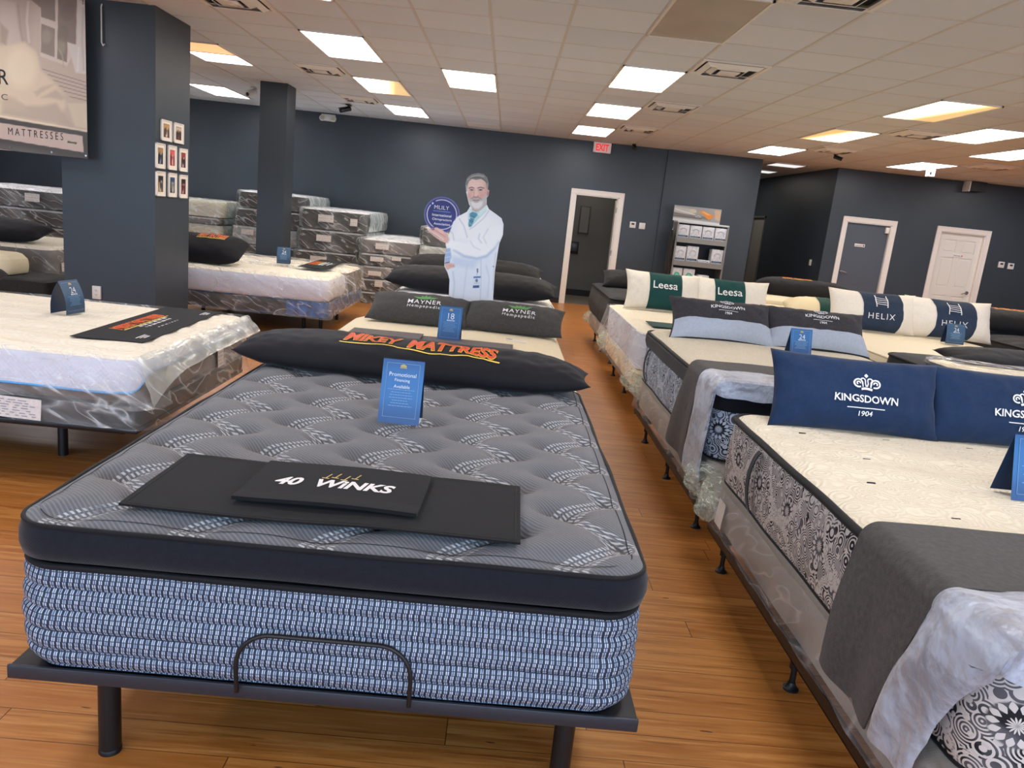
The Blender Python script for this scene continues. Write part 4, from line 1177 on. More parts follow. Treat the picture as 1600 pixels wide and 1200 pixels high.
# ================================================================ right row
def strap(t, x, y, z0, z1, w=.034, rot=0):
    grid_surf(lambda a, b: (x-.006-.020*math.sin(PI*b)**.5, y+a+.03*math.sin(PI*b), z0+(z1-z0)*b), (-w/2, w/2), lsp(0, 1, 14), 'handle', MT['black_velvet'], t, thick=.004)
def runner(label, x0, x1, zt, zh, bands, foot, loc, rc=.055):
    t = thing('bed_runner', label, 'bed runner', loc, 0, 'two-tone bed runners')
    L0 = Vector(loc); g_ = .020; path = []; H = zt-rc-zh          # (x, z, hang, normal x, normal z)
    for q in lsp(0, 1, 14)[:-1]: path.append((x0-g_-.010*math.sin(PI*q), zh+H*q, 1-q, -1, 0))
    for a in lsp(0, PI/2, 10): path.append((x0-g_+rc-rc*math.cos(a), zt-rc+rc*math.sin(a), 0, -math.cos(a), math.sin(a)))
    for q in lsp(0, 1, 34)[1:-1]: path.append((x0+rc-g_+(x1-x0-2*rc+2*g_)*q, zt, 0, 0, 1))
    for a in lsp(PI/2, 0, 10): path.append((x1+g_-rc+rc*math.cos(a), zt-rc+rc*math.sin(a), 0, math.cos(a), math.sin(a)))
    for q in lsp(1, 0, 14)[1:]: path.append((x1+g_+.010*math.sin(PI*q), zh+H*q, 1-q, 1, 0))
    for nm, yb, yf, sb, sf, mt, th, puff, hemdz in bands:
        def S(i, b):
            x, z, hq, nx_, nz2 = path[int(i)]
            y = (yb+sb*hq)+((yf+sf*hq**(.35 if puff else 1))-(yb+sb*hq))*b
            if y < foot:
                k = foot-y; z = z-k*.9*nz2; y = foot+.02*(1-nz2)
            pf = puff*math.sin(PI*min(1, max(0, b)))**.5
            w = puff*.55*(nz(x*6, y*8, z*6)+.6*nz(x*17, y*14, z*13)) if puff else .004*nz(x*4, y*4, z*4)
            k = pf+w+.010*hq*(1+math.sin(b*8))
            return Vector((x+nx_*k, y, z+nz2*k+hemdz*b*hq))-L0
        o = grid_surf(S, range(len(path)), lsp(0, 1, 22), nm, MT[mt], t, thick=th)
        if puff:      # rolled seam where the satin meets the felt
            e = MB().tube([S(i, 0)+Vector((path[i][3]*.004, 0, path[i][4]*.004)) for i in range(len(path))], .0035, 6); e.build('seam', MT['satin'], t)
    return t

# ---- K1
steel_frame('black steel frame with glide feet under the nearest right-hand bed', 1.105, 2.655, 1.45, 3.46, .190, legs=(-.75, .0, .93))
k1b = box_spring('taupe plastic-wrapped box spring under the nearest damask mattress', 1.13, 2.63, 1.44, 3.46, .238, .450, 'taupe', flare=.02, sd=1)
crumple('plastic_bunch', None, (-.74, 1.06, .12), (.07, .09, .10), k1b, sd=2)
crumple('plastic_bunch', None, (-.80, .98, .08), (.05, .07, .08), k1b, sd=7)
grid_surf(lambda a, b: (-.772+.004*math.sin(b*30), .86+a, .085+b), (-.05, .05), lsp(-.06, .06, 5), 'paper_tag', MT['paper'], k1b, thick=.001)
K1X0, K1X1, K1Y0, K1Y1 = 1.125, 2.645, 1.425, 3.445
k1 = mattress('mattress', 'nearest right-hand mattress with black and grey damask border and black piping', K1X0, K1X1, K1Y0, K1Y1, .452, .785, 'damask', 'cream_damask', .10, .035, 'black_trim', bulge=.014, top_res=.03, pr=.015, edge=.022,
    tops=lambda x, y, d: .311+.030*(1-math.exp(-d/.04))+.012*(1-math.exp(-d/.2))+.010*nz(x*2.4, y*8, 2)*min(1, d/.08)+.004*nz(x*7, y*14, 5)*min(1, d/.08))
strap(k1, -.775, .50, .03, .29)
for j, y in enumerate((-.85, -.55, -.25, .035, .345, .66)):
    for i in range(4):
        x = (-.43 if j % 2 == 0 else -.56)+.36*i
        MB().box((x, y, .3485+.010*nz(x*2.4, y*8, 2)+.004*nz(x*7, y*14, 5)), (.030, .006, .008), .002).build('tuft', MT['black_trim'], k1)
def zK1(x, y): return 0
runner('grey felt runner with pale satin band on the nearest right-hand bed', K1X0, K1X1, .812, .325,
       [('felt_band', 2.06, 1.66, .055, .13, 'felt', .006, 0, .0), ('satin_band', 1.66, 1.30, .13, .27, 'satin', .004, .020, .03)], 1.385, (1.88, 1.7, .45))
for lbl, x, s_ in (('navy crown-crest pillow on the nearest right-hand bed, left of the pair', 1.60, 21), ('navy crown-crest pillow on the nearest right-hand bed, cut by the photo edge', 2.30, 25)):
    p, on, band = pillow('pillow', lbl, (x-.02, 3.24, .955), .75, .345, .16, 'navy', tilt=1.18, yaw=-.02, pin=.06, sd=s_, wr=.012, group='navy crest pillows')
    kingsdown(p, on, .015, -.03, .275)
tent_card('blue tent card on the nearest damask mattress, cut by the right edge', (1.845, 2.455, .812), .0, .16, .215, .115, '12', 'MONTHS')

# ---- K2
steel_frame('black steel frame under the second right-hand bed', 1.11, 2.67, 3.72, 5.72, .190, legs=(-.80, .0, .80))
k2b = box_spring('taupe plastic-wrapped box spring of the second right-hand bed', 1.14, 2.64, 3.70, 5.74, .238, .450, 'taupe', flare=.03, sd=5)
crumple('plastic_bunch', None, (-.72, 1.07, .12), (.08, .11, .09), k2b, sd=4)
crumple('plastic_bunch', None, (-.78, -.98, .11), (.07, .09, .09), k2b, sd=5)
k2 = mattress('mattress', 'second right-hand mattress with thick black upper border over damask', 1.13, 2.65, 3.695, 5.73, .452, .84, 'damask_cool', 'cream_damask', .10, .04, 'black_trim', bulge=.012, top_res=.04, pr=.013, band=('black_velvet', .10), edge=.022)
strap(k2, -.765, .75, .03, .27); strap(k2, -.765, -.6, .03, .27)
runner('grey felt runner with pale satin band on the second right-hand bed', 1.13, 2.65, .872, .33,
       [('felt_band', 4.27, 3.99, .25, .03, 'felt', .006, 0, .0), ('satin_band', 3.99, 3.57, .03, .09, 'satin', .004, .016, .02)], 3.655, (1.89, 4.0, .45))
for lbl, x, s_ in (('dark grey crown-crest pillow with silver lower band, left of its pair', 1.585, 31), ('dark grey crown-crest pillow with silver lower band, behind the 24 MONTHS card', 2.265, 37)):
    p, on, band = pillow('pillow', lbl, (x, 5.42, .975), .76, .38, .18, 'charcoal_kd', tilt=.85, yaw=-.03, pin=.09, sd=s_, wr=.010, group='dark grey crest pillows')
    band(-.975, .975, 'silver_band', -.97, -.22, nm='velvet_band', both=False, off=.009)
    kingsdown(p, on, .03, .07, .24)
tent_card('blue 24 MONTHS card on the second right-hand bed', (1.975, 4.92, .868), .05, .145, .17, .09, '24', 'MONTHS')

# ---- Leesa bed
steel_frame('black steel frame under the green-banded pillow bed', 1.2, 2.66, 6.22, 8.2, .190, legs=(-.8, .0, .8))
lb = box_spring('plastic-wrapped box spring of the bed with green-banded pillows', 1.19, 2.67, 6.2, 8.24, .238, .418, 'cream_plain', film='film', flare=.05, sd=9)
crumple('plastic_bunch', None, (-.74, 1.10, .08), (.08, .15, .08), lb, sd=11)
crumple('plastic_bunch', None, (-.76, -.95, .08), (.09, .13, .08), lb, sd=12)
l1 = mattress('mattress', 'white mattress in loose clear plastic with green-banded pillows on it', 1.18, 2.68, 6.18, 8.24, .42, .745, 'white_quilt', 'cream_wrapped', .10, .04, 'white_sheet', bulge=.01)
film_over(l1, .75, 1.03, .10, .0, .325, 'film', .03, .10, off=.035, top=False, sd=3)
flat_mat('foot_mat', 'green mat on the plastic-covered mattress below the green-banded pillow', 1.62, 6.60, .766, .62, .34, 0, 'green')
for lbl, x, s_, ub in (('white pillow with green band, left of the pair', 1.655, 41, (-.42, .42)), ('white pillow with green band, right of the pair', 2.36, 43, (-.50, .28))):
    p, on, band = pillow('pillow', lbl, (x, 7.86, .955), .80, .43, .23, 'ivory', tilt=1.15, yaw=-.02, pin=.08, wr=.011, sd=s_, group='white pillows with green band')
    band(ub[0], ub[1], 'green', bw=.02)
    G2().add(fit(text_geo('Leesa', 1, .008, sub=.4), w=.25), (ub[0]+ub[1])*.19, .03).place('lettering', lambda a, b: on(a, b, .012), MT['white_print'], p)

# ---- black bed at the far end of the right row
steel_frame('black steel frame under the all-black mattress', 1.26, 2.72, 8.58, 10.5, .190)
bb_ = box_spring('plastic-wrapped box spring under the all-black mattress', 1.25, 2.74, 8.56, 10.58, .238, .398, 'taupe', film='film', flare=.05, sd=13)
crumple('plastic_bunch', None, (-.76, -.9, .08), (.07, .12, .08), bb_, sd=14); crumple('plastic_bunch', None, (-.74, .9, .07), (.09, .16, .08), bb_, sd=18)
bk = mattress('mattress', 'all-black quilted mattress at the far end of the right row', 1.24, 2.74, 8.56, 10.6, .40, .78, 'black_quilt', 'black_quilt', .11, .04, 'black_trim', bulge=.03, waves=1)
pillow('pillow', 'plain black pillow on the all-black mattress', (1.70, 10.0, .885), .80, .46, .19, 'black_cloth', tilt=.4, yaw=-.1, sd=51)

# ================================================================ second column on the right
steel_frame('black steel frame under the cream bed with slate-banded white pillows', 3.28, 4.82, 5.95, 7.9, .17)
box_spring('box spring under the cream bed with slate-banded white pillows', 3.28, 4.82, 5.93, 7.94, .215, .46, 'cream_plain', film=None)
mattress('mattress', 'cream quilted mattress with slate-banded white pillows', 3.22, 4.90, 5.88, 7.97, .46, .76, 'cream', 'cream', .12, .04, 'cream', bulge=.02)
for lbl, x, s_, ub in (('white pillow with slate band, left of the pair', 3.80, 61, (-.40, .52)), ('white pillow with slate band, behind the small dark card', 4.60, 67, (-.50, .42))):
    p, on, band = pillow('pillow', lbl, (x, 7.78, .975), .91, .44, .24, 'ivory', tilt=1.2, yaw=-.02, pin=.07, wr=.011, sd=s_, group='white pillows with slate band')
    band(ub[0], ub[1], 'navy_helix', bw=.10)
    cx = (ub[0]+ub[1])*.225+.02
    g = G2().add(fit(text_geo('HELIX', 1, -.004, space=1.25, sub=.4), w=.27), cx, -.075)
    for s in (-1, 1): g.stroke([(cx+s*.058-.012*q*q, .02+.135*q) for q in lsp(0, 1, 12)], .010)
    for k in (0, 1, 2, 3): g.stroke([(cx-.060+.122*q, .122-.022*k-.010*q) for q in lsp(0, 1, 12)], .006)
    g.place('lettering', lambda a, b: on(a, b, .012), MT['white_print'], p)
tent_card('small dark slate card in front of the right slate-banded pillow', (4.37, 7.24, .795), -.1, .17, .19, .10, '24', 'MONTHS', slate=True, bow=.015)
# charcoal mattress with wrapped pad and lettered body pillow
steel_frame('black steel frame under the charcoal mattress behind the navy pillows', 2.92, 4.42, 3.65, 5.5, .17)
box_spring('box spring under the charcoal mattress behind the navy pillows', 2.91, 4.42, 3.62, 5.54, .215, .50, 'dark_sleeve', film=None)
mm = mattress('mattress', 'charcoal mattress behind the navy pillows, its corner bare', 2.88, 4.46, 3.58, 5.60, .50, .875, 'black_velvet', 'black_velvet', .14, .03, 'black_trim')
tp = mattress('mattress_pad', 'white pad in clear plastic on the charcoal mattress', 2.93, 4.44, 3.62, 5.16, .888, .905, 'white_sheet', 'cream_plain', .14, .01, None, bulge=.004, edge=.008, cat='mattress pad')
film_over(tp, .755, .77, .14, .0, .03, 'film', .012, 0, sd=21, off=.03)
p, on, band = pillow('body_pillow', 'black body pillow with orange lettering on the plastic-wrapped pad', (3.92, 5.12, .93), 1.75, .42, .15, 'black_cloth', tilt=.15, yaw=-.02, ends=.4, pin=.03, sd=71, nu=60, nv=20, eu=5, ev=2.4)
mikey_block(p, on, .62, .075, .17, .07)
# cream bed with lying green band pillow
steel_frame('black steel frame under the cream mattress behind the slate-banded pillows', 3.22, 4.7, 8.3, 10.2, .17)
box_spring('box spring under the cream mattress behind the slate-banded pillows', 3.21, 4.71, 8.28, 10.24, .215, .46, 'cream_plain', film=None)
mattress('mattress', 'cream mattress behind the slate-banded pillows', 3.18, 4.72, 8.26, 10.28, .46, .75, 'cream', 'cream', .12, .03, 'cream')
p, on, band = pillow('pillow', 'cream pillow with green end lying behind the slate-banded pillows', (3.70, 8.58, .87), .98, .46, .25, 'cream_plain', tilt=.25, yaw=-.06, ends=.35, pin=.02, sd=73)
band(-.34, .9, 'green', bw=.03)
# layered mattresses and lettered pillow
steel_frame('black steel frame under the two stacked cream mattresses', 3.5, 5.0, 10.5, 12.4, .17)
box_spring('box spring under the two stacked cream mattresses', 3.48, 5.02, 10.46, 12.5, .215, .40, 'cream_plain', film=None)
mattress('mattress', 'lower of the two stacked cream mattresses near the corridor', 3.45, 5.05, 10.42, 12.5, .40, .66, 'cream', 'cream', .12, .01, None)
um = mattress('mattress', 'upper dark-edged mattress of the stack near the corridor', 3.45, 5.05, 10.42, 12.5, .662, .81, 'cream', 'cream', .12, .02, None, edge=.02)
sweep('dark_edge_band', .80, 1.04, .12, [(.010, .002), (.024, .01), (.024, .045), (.012, .05)], MT['dark_sleeve'], um)
p, on, band = pillow('body_pillow', 'black body pillow with red lettering on the stacked cream mattresses', (4.42, 11.2, .93), 1.42, .50, .27, 'black_cloth', tilt=.30, yaw=-.24, ends=.6, pin=.03, sd=77, nu=60, nv=20, eu=5, ev=2.4)
mikey_block(p, on, .42, .085, -.12, .11)
# third column
steel_frame('black steel frame under the striped charcoal mattress at the right edge', 5.4, 6.9, 6.9, 8.8, .17)
box_spring('box spring under the striped charcoal mattress at the right edge', 5.38, 6.92, 6.86, 8.88, .215, .46, 'dark_sleeve', film=None)
mattress('mattress', 'charcoal quilted mattress at the right edge of the photo', 5.30, 6.95, 6.8, 8.95, .46, .80, 'black_quilt', 'black_quilt', .12, .03, 'black_trim', tops=lambda x, y, d: .32+.02*(1-math.exp(-d/.03))+.035*(1-math.exp(-d/.15))+.010*math.sin(y*22+2*nz(x*3, y*3))*min(1, d/.08), top_res=.03)
p, on, band = pillow('body_pillow', 'black body pillow with orange lettering right of the slate-banded pillows', (6.02, 8.55, .96), 1.70, .48, .24, 'black_cloth', tilt=.35, yaw=-.02, ends=.4, pin=.03, sd=79, nu=60, nv=20, eu=5, ev=2.4)
mikey_block(p, on, .60, .075, -.15, .12)

# ================================================================ left side
# ---- L1: plastic-covered mattress with foot to the right
L1 = thing('adjustable_bed_base', 'black metal bed base under the left plastic-wrapped mattress', 'bed base', (-2.73, 4.42, 0))
MB().b2(-1.03, 1.00, -.78, .76, .322, .346, .005).b2(-.98, .9, -.70, .70, .29, .322, .005).build('platform', MT['black_metal'], L1)
for x in (-.75, .36): 
    for y in (-.30, .35): MB().cyl((x, y, 0), (x, y, .295), .026, n=20).build('leg', MT['black_metal'], L1)
f1 = box_spring('black foundation in shiny plastic under the left mattress', -3.74, -1.73, 3.66, 5.20, .347, .468, 'dark_sleeve', film='film', flare=.03, sd=23)
paper_label(f1, (.42, -.805, .062), .25, .105, 'front', lines=7, tilt=-.04)
t = mattress('mattress', 'left mattress with white top and brown-grey sides in clear plastic', -3.74, -1.72, 3.66, 5.20, .469, .705, 'brown_sleeve', 'white_quilt', .09, .02, None, bulge=.012)
hx, hy = 1.01, .77
def skirt(s, z, p, nn):
    front = smoothstep(-.2, -.95, nn.y); q = (.223-z)/.06
    return (.004*nz(s*4, z*5, 2), -q*(.10*front+.02*nz(s*1.7, 2, 1)+.0))
sweep('cover_skirt', hx, hy, .09, [(.022, .161), (.024, .176), (.022, .196), (.014, .223)], MT['white_quilt'], t, skirt)
sweep('blue_edging', hx, hy, .09, [(.027, .159), (.030, .164), (.025, .170)], MT['blue_trim'], t, lambda s, z, p, nn: (.004*nz(s*4, z*5, 2), -(.262-.2)/.06*(.10*smoothstep(-.2, -.95, nn.y)+.02*nz(s*1.7, 2, 1))))
top_panel('cover_top', hx+.012, hy+.012, .10, lambda x, y, d: .223+.022*(1-math.exp(-d/.03))+.012*(1-math.exp(-d/.2))+.005*math.sin(y*22+nz(x*2, y*3)*3+x*2)*min(1, d/.1), MT['cream_wrapped'], t, .03)
film_over(t, hx, hy, .09, .0, .246, 'film', .035, .11, off=.035, top=False, sd=31)
paper_label(t, (1.052, .18, .08), .10, .13, 'right', lines=5)
# open end of the bag hanging past the foot corners
def lobe(cx, cy, sx, sy, sd):   # thin hanging lip of the bag
    return grid_surf(lambda a, b: (cx+sx*a*(1+.1*b), cy+sy*b+.03*nz(a*4, b*4, sd), (.246)-(.10+.14*math.exp(-b*7))*a**1.3+.015*nz(a*5, b*7, sd+2)), lsp(0, 1, 14), lsp(0, 1, 22), 'plastic_flap', MT['film_milky'], t)
lobe(1.0, -.80, .09, 1.60, 5)
mt_, SL = flat_mat('foot_mat', 'black mat with orange and white print on the left mattress', -2.04, 4.54, .727, 1.24, .37, PI/2+.035, 'mat_cloth', .003, zf=lambda a, b: 0, hem=False)
mikey_block(mt_, SL, .60, .072, -.04, .085)
g = G2(); rnd = random.Random(5)
for y, w, h in ((.015, .38, .018), (-.018, .36, .018), (-.075, .30, .010)):
    x = -w/2
    while x < w/2-.01:
        q = rnd.uniform(.02, .06); x2 = min(w/2, x+q)
        for k in range(max(1, int((x2-x)/.011))): g.rect(x+.011*k, x+.011*k+.0085, y-h/2, y+h/2)
        x = x2+.014
for cx in (-.47, .47):
    for k in range(3): g.rect(cx-.06+.012*k, cx+.06-.012*k, -.115-.016*k, -.107-.016*k)
g.place('white_print', lambda a, b: SL(a, b, .0016), MT['white_print'], mt_)
tent_card('slate 24 MONTHS card on the left mattress', (-2.57, 4.555, .733), PI/2-.12, .165, .195, .10, '24', 'MONTHS', slate=True, bow=.018)
pillow('body_pillow', 'black body pillow at the head of the left mattress, cut by the photo edge', (-3.60, 4.72, .80), 1.5, .44, .20, 'black_cloth', tilt=0, yaw=PI/2+.05, ends=.4, pin=.03, sd=83, nu=50, nv=18, eu=5, ev=2.4)

# ---- L2: split bed beyond the big column
L2 = thing('adjustable_bed_base', 'black bed base with blue printed film, beyond the big column', 'bed base', (-2.92, 9.5, 0))
MB().b2(-1.03, .98, -1.0, 1.0, .24, .40, .02).build('platform', MT['dark_sleeve'], L2)
for x in (-.6, .60, .80): 
    for y in (-.42, .46): MB().cyl((x, y, 0), (x, y, .24), .022, n=16).build('leg', MT['black_metal'], L2)
sweep('blue_film_corner', .99, 1.005, .06, [(.012, .235), (.014, .29), (.016, .34), (.012, .405)], MT['blue_wrap'], L2, lambda s, z, p, nn: (.010*nz(s*12, z*12, 3) if p.x > .55 else -.03, 0))
film_over(L2, .985, 1.0, .06, .22, .40, 'film', .02, .05, off=.02, top=False, sd=37)
m1_ = mattress('mattress', 'cream-topped mattress in clear plastic beyond the big column, nearer of the two', -3.90, -1.93, 8.50, 9.45, .407, .667, 'white_quilt', 'cream_wrapped', .10, .03, None, bulge=.02)
film_over(m1_, .985, .475, .10, .0, .285, 'film', .03, .06, off=.02, top=False, sd=41)
m2_ = mattress('mattress', 'patterned mattress in plastic beyond the big column, further of the two', -3.90, -1.93, 9.54, 10.49, .407, .667, 'brown_sleeve', 'cream_wrapped', .10, .03, None, bulge=.02, tops=lambda x, y, d: .245+.03*(1-math.exp(-d/.03))+.012*math.sin(x*30)*math.sin(y*9)*min(1, d/.1))
film_over(m2_, .985, .475, .10, .0, .285, 'film', .04, .08, off=.03, top=True, sd=43)
ml2, SL2 = flat_mat('foot_mat', 'black mat with orange print on the far wrapped mattress', -2.30, 9.85, .715, 1.35, .34, PI/2+.03, 'mat_cloth', .003, zf=lambda a, b: 0, hem=False)
mikey_block(ml2, SL2, .5, .085, 0, .10)
G2().rect(-.25, .25, 0, .02).rect(-.25, .25, -.035, -.02).rect(-.2, .2, -.085, -.07).place('white_print', lambda a, b: SL2(a, b, .0016), MT['white_print'], ml2)
tent_card('small dark card beside the slim column on the far wrapped bed', (-2.72, 9.55, .70), .2, .16, .20, .10, '24', 'MONTHS', slate=True, bow=.02)
p, on, band = pillow('pillow', 'black pillow with orange lettering against the big column', (-3.45, 8.93, .835), .95, .52, .26, 'black_cloth', tilt=.5, yaw=-.1, ends=.35, pin=.02, sd=87)
mikey_block(p, on, .34, .09, .08, .10)
mattress('platform_bed', 'plain black platform under the wrapped grey mattress at the left edge', -7.0, -4.92, 8.55, 10.05, 0, .275, 'dark_sleeve', 'dark_sleeve', .05, 0, None, cat='bed base', body_name='platform')
l3 = mattress('mattress', 'grey-sided mattress in clear plastic at the left edge, cream top', -7.05, -5.0, 8.52, 10.1, .30, .69, 'grey_sleeve', 'cream_wrapped', .10, .03, None, bulge=.01, waves=3)
film_over(l3, 1.025, .79, .10, .0, .40, 'film', .025, .03, off=.02, top=False, sd=47)
paper_label(l3, (1.05, -.55, .18), .10, .10, 'right', lines=3)
pillow('body_pillow', 'black body pillow on the wrapped grey mattress at the left edge', (-6.12, 8.95, .81), 1.75, .55, .24, 'black_cloth', tilt=.3, yaw=-.04, ends=.4, pin=.03, sd=91, nu=50, nv=18, eu=5, ev=2.4)
mattress('platform_bed', 'black platform under the small cream foam mattress at the left edge', -6.4, -4.55, 7.7, 8.4, 0, .45, 'dark_sleeve', 'dark_sleeve', .05, 0, None, cat='bed base', body_name='platform')
mattress('mattress', 'cream foam mattress corner at the left edge of the photo', -6.4, -4.99, 7.75, 8.2, .455, .67, 'cream_plain', 'cream_plain', .12, .02, None, edge=.06)

# ---- bagged stacks along the back wall
def bagged(label, x0, x1, y0, y1, z0, z1, side='dark_sleeve', top='white_sheet', film='film', labels=(), group='bagged mattresses in stacks', sd=0, flare=.02):
    top = 'white_sheet' if top == 'grey_sleeve' else top
    t = mattress('bagged_mattress', label, x0, x1, y0, y1, z0, z1-.012, side, top, .09, .02, None, group=group, bulge=.02)
    hx, hy = (x1-x0)/2, (y1-y0)/2
    film_over(t, hx, hy, .09, .0, z1-z0-.002, film, .028, flare, off=.024, top=True, sd=sd, topz=.006)
    for s in (-1, 1):      # doubled, folded film at the two ends of the bag
        grid_surf(lambda a, b: (s*(hx+.050+.016*nz(a*6, b*9, sd+s)+.02*math.sin(PI*b)), a, (z1-z0)*(.04+.94*b)), lsp(-hy+.06, hy-.06, 26), lsp(0, 1, 7), 'folded_film_end', MT['film_end'], t)
    for lx, lz, w, h in labels: paper_label(t, (lx-(x0+x1)/2, -hy-.075, lz-z0), w, h, lines=3)
    return t
def stack(what, x0, x1, y0, y1, levels, sd=0):
    """levels from the top down: (z0, z1, side, top, film, labels, words, dx)"""
    for i, (z0, z1, side, top, film, labels, words, dx) in enumerate(levels):
        bagged('%s %s' % (words, what), x0+dx, x1+dx, y0, y1, z0, z1, side, top, film, labels, sd=sd+i*3)
stack('in the stack behind the left-edge grey mattress', -8.0, -5.75, 11.0, 12.9, [
    (.99, 1.25, 'dark_sleeve', 'white_sheet', 'film', ((-6.62, 1.13, .2, .11),), 'topmost white-topped dark mattress', 0), (.75, .98, 'dark_sleeve', 'grey_sleeve', 'film', (), 'second dark bagged mattress', .02),
    (.38, .74, 'dark_sleeve', 'grey_sleeve', 'film', (), 'third dark bagged mattress', 0), (0, .37, 'dark_sleeve', 'grey_sleeve', 'film', (), 'lowest dark bagged mattress', .03)], 3)
stack('in the cream stack right of the big column', -6.6, -4.75, 13.0, 14.65, [
    (1.03, 1.29, 'cream_plain', 'cream_plain', 'film_milky', (), 'topmost cream bagged mattress', 0), (.91, 1.02, 'grey_sleeve', 'grey_sleeve', 'film', (), 'thin grey bagged mattress', -.05),
    (.68, .90, 'cream_plain', 'cream_plain', 'film_milky', (), 'lower cream bagged mattress', -.02), (.34, .67, 'grey_sleeve', 'grey_sleeve', 'film', (), 'grey bagged mattress low', 0), (0, .33, 'grey_sleeve', 'grey_sleeve', 'film', (), 'grey bagged mattress at floor level', 0)], 13)
stack('in the tall stack behind the slim column', -4.50, -3.42, 13.0, 14.6, [
    (1.26, 1.53, 'dark_sleeve', 'white_sheet', 'film', (), 'topmost white-topped bagged mattress', .03), (.95, 1.24, 'dark_sleeve', 'white_sheet', 'film', (), 'second white-topped bagged mattress', -.02),
    (.66, .94, 'grey_sleeve', 'white_sheet', 'film_milky', ((-4.3, .85, .2, .09),), 'third milky bagged mattress', -.06), (.33, .65, 'dark_sleeve', 'grey_sleeve', 'film', (), 'fourth dark bagged mattress', 0), (0, .32, 'dark_sleeve', 'grey_sleeve', 'film', (), 'lowest dark bagged mattress', 0)], 23)
stack('in the double-high stack right of the slim column', -3.27, -2.28, 12.35, 14.3, [
    (1.05, 1.37, 'dark_sleeve', 'grey_sleeve', 'film', ((-2.86, 1.22, .24, .11), (-2.42, 1.20, .11, .11)), 'topmost dark bagged mattress', .02), (.71, 1.04, 'dark_sleeve', 'grey_sleeve', 'film', ((-2.88, .91, .23, .10),), 'second dark bagged mattress', -.01),
    (.40, .70, 'dark_sleeve', 'grey_sleeve', 'film', ((-2.95, .57, .26, .10),), 'third dark bagged mattress', -.06), (0, .39, 'dark_sleeve', 'grey_sleeve', 'film', (), 'lowest dark bagged mattress', 0)], 33)
stack('in the lower stack left of the doctor cutout', -2.20, -1.33, 11.9, 13.9, [
    (.79, 1.01, 'grey_sleeve', 'white_sheet', 'film', ((-1.88, .90, .2, .09),), 'topmost white-topped bagged mattress', 0), (.60, .78, 'dark_sleeve', 'grey_sleeve', 'film', ((-1.95, .70, .2, .07), (-1.65, .73, .14, .05)), 'second dark bagged mattress', -.03),
    (.40, .59, 'grey_sleeve', 'grey_sleeve', 'film', ((-1.97, .48, .2, .07),), 'third grey bagged mattress', 0), (.20, .39, 'dark_sleeve', 'grey_sleeve', 'film', ((-1.9, .33, .12, .10),), 'fourth brown bagged mattress', -.02), (0, .19, 'dark_sleeve', 'grey_sleeve', 'film', (), 'lowest bagged mattress', 0)], 43)
stack('in the stack directly behind the doctor cutout', -1.24, -.25, 11.6, 13.5, [
    (1.0, 1.28, 'dark_sleeve', 'grey_sleeve', 'film', (), 'topmost dark bagged mattress', 0), (.74, .99, 'grey_sleeve', 'white_sheet', 'film_milky', (), 'second milky bagged mattress', -.03),
    (.40, .73, 'dark_sleeve', 'grey_sleeve', 'film', (), 'third dark bagged mattress', 0), (0, .39, 'dark_sleeve', 'grey_sleeve', 'film', (), 'lowest dark bagged mattress', 0)], 53)
# ================================================================ printed things
import numpy as np
def sdf_poly(pts, X, Y):
    P = np.array(pts, float); d = np.full(X.shape, 1e9); ins = np.zeros(X.shape, bool); n = len(P)
    for i in range(n):
        a, b = P[i], P[(i+1) % n]; e = b-a; wx, wy = X-a[0], Y-a[1]
        t = np.clip((wx*e[0]+wy*e[1])/max(1e-9, e @ e), 0, 1)
        d = np.minimum(d, (wx-t*e[0])**2+(wy-t*e[1])**2)
        c = ((a[1] > Y) != (b[1] > Y)) & (X < (b[0]-a[0])*(Y-a[1])/(b[1]-a[1]+1e-12)+a[0]); ins ^= c
    d = np.sqrt(d); return np.where(ins, -d, d)
def sdf_ell(cx, cy, rx, ry, X, Y, a=0):
    c, s = math.cos(a), math.sin(a); x, y = X-cx, Y-cy; x, y = (x*c+y*s)/rx, (-x*s+y*c)/ry
    return (np.sqrt(x*x+y*y)-1)*min(rx, ry)
def sdf_line(pts, w, X, Y):
    d = np.full(X.shape, 1e9)
    for i in range(len(pts)-1):
        a, b = np.array(pts[i], float), np.array(pts[i+1], float); e = b-a; wx, wy = X-a[0], Y-a[1]
        t = np.clip((wx*e[0]+wy*e[1])/max(1e-9, e @ e), 0, 1)
        d = np.minimum(d, np.sqrt((wx-t*e[0])**2+(wy-t*e[1])**2))
    return d-w/2
def paint(X, Y, base, shapes):
    C = np.ones(X.shape+(3,))*np.array(base)
    for sh in shapes:
        k, c, soft = sh[0], np.array([int(sh[1][i:i+2], 16)/255 for i in (0, 2, 4)]), sh[2]
        op = sh[4] if len(sh) > 4 else 1
        if k == 'p': d = sdf_poly(sh[3], X, Y)
        elif k == 'e': d = sdf_ell(*sh[3][:4], X, Y, *(sh[3][4:]))
        else: d = sdf_line(sh[3][0], sh[3][1], X, Y)
        a = np.clip(.5-d/max(soft, .01), 0, 1)[..., None]*op
        C = C*(1-a)+c*a
    return C
def to_lin(C): return np.where(C <= .04045, C/12.92, ((np.clip(C, 0, 1)+.055)/1.055)**2.4)
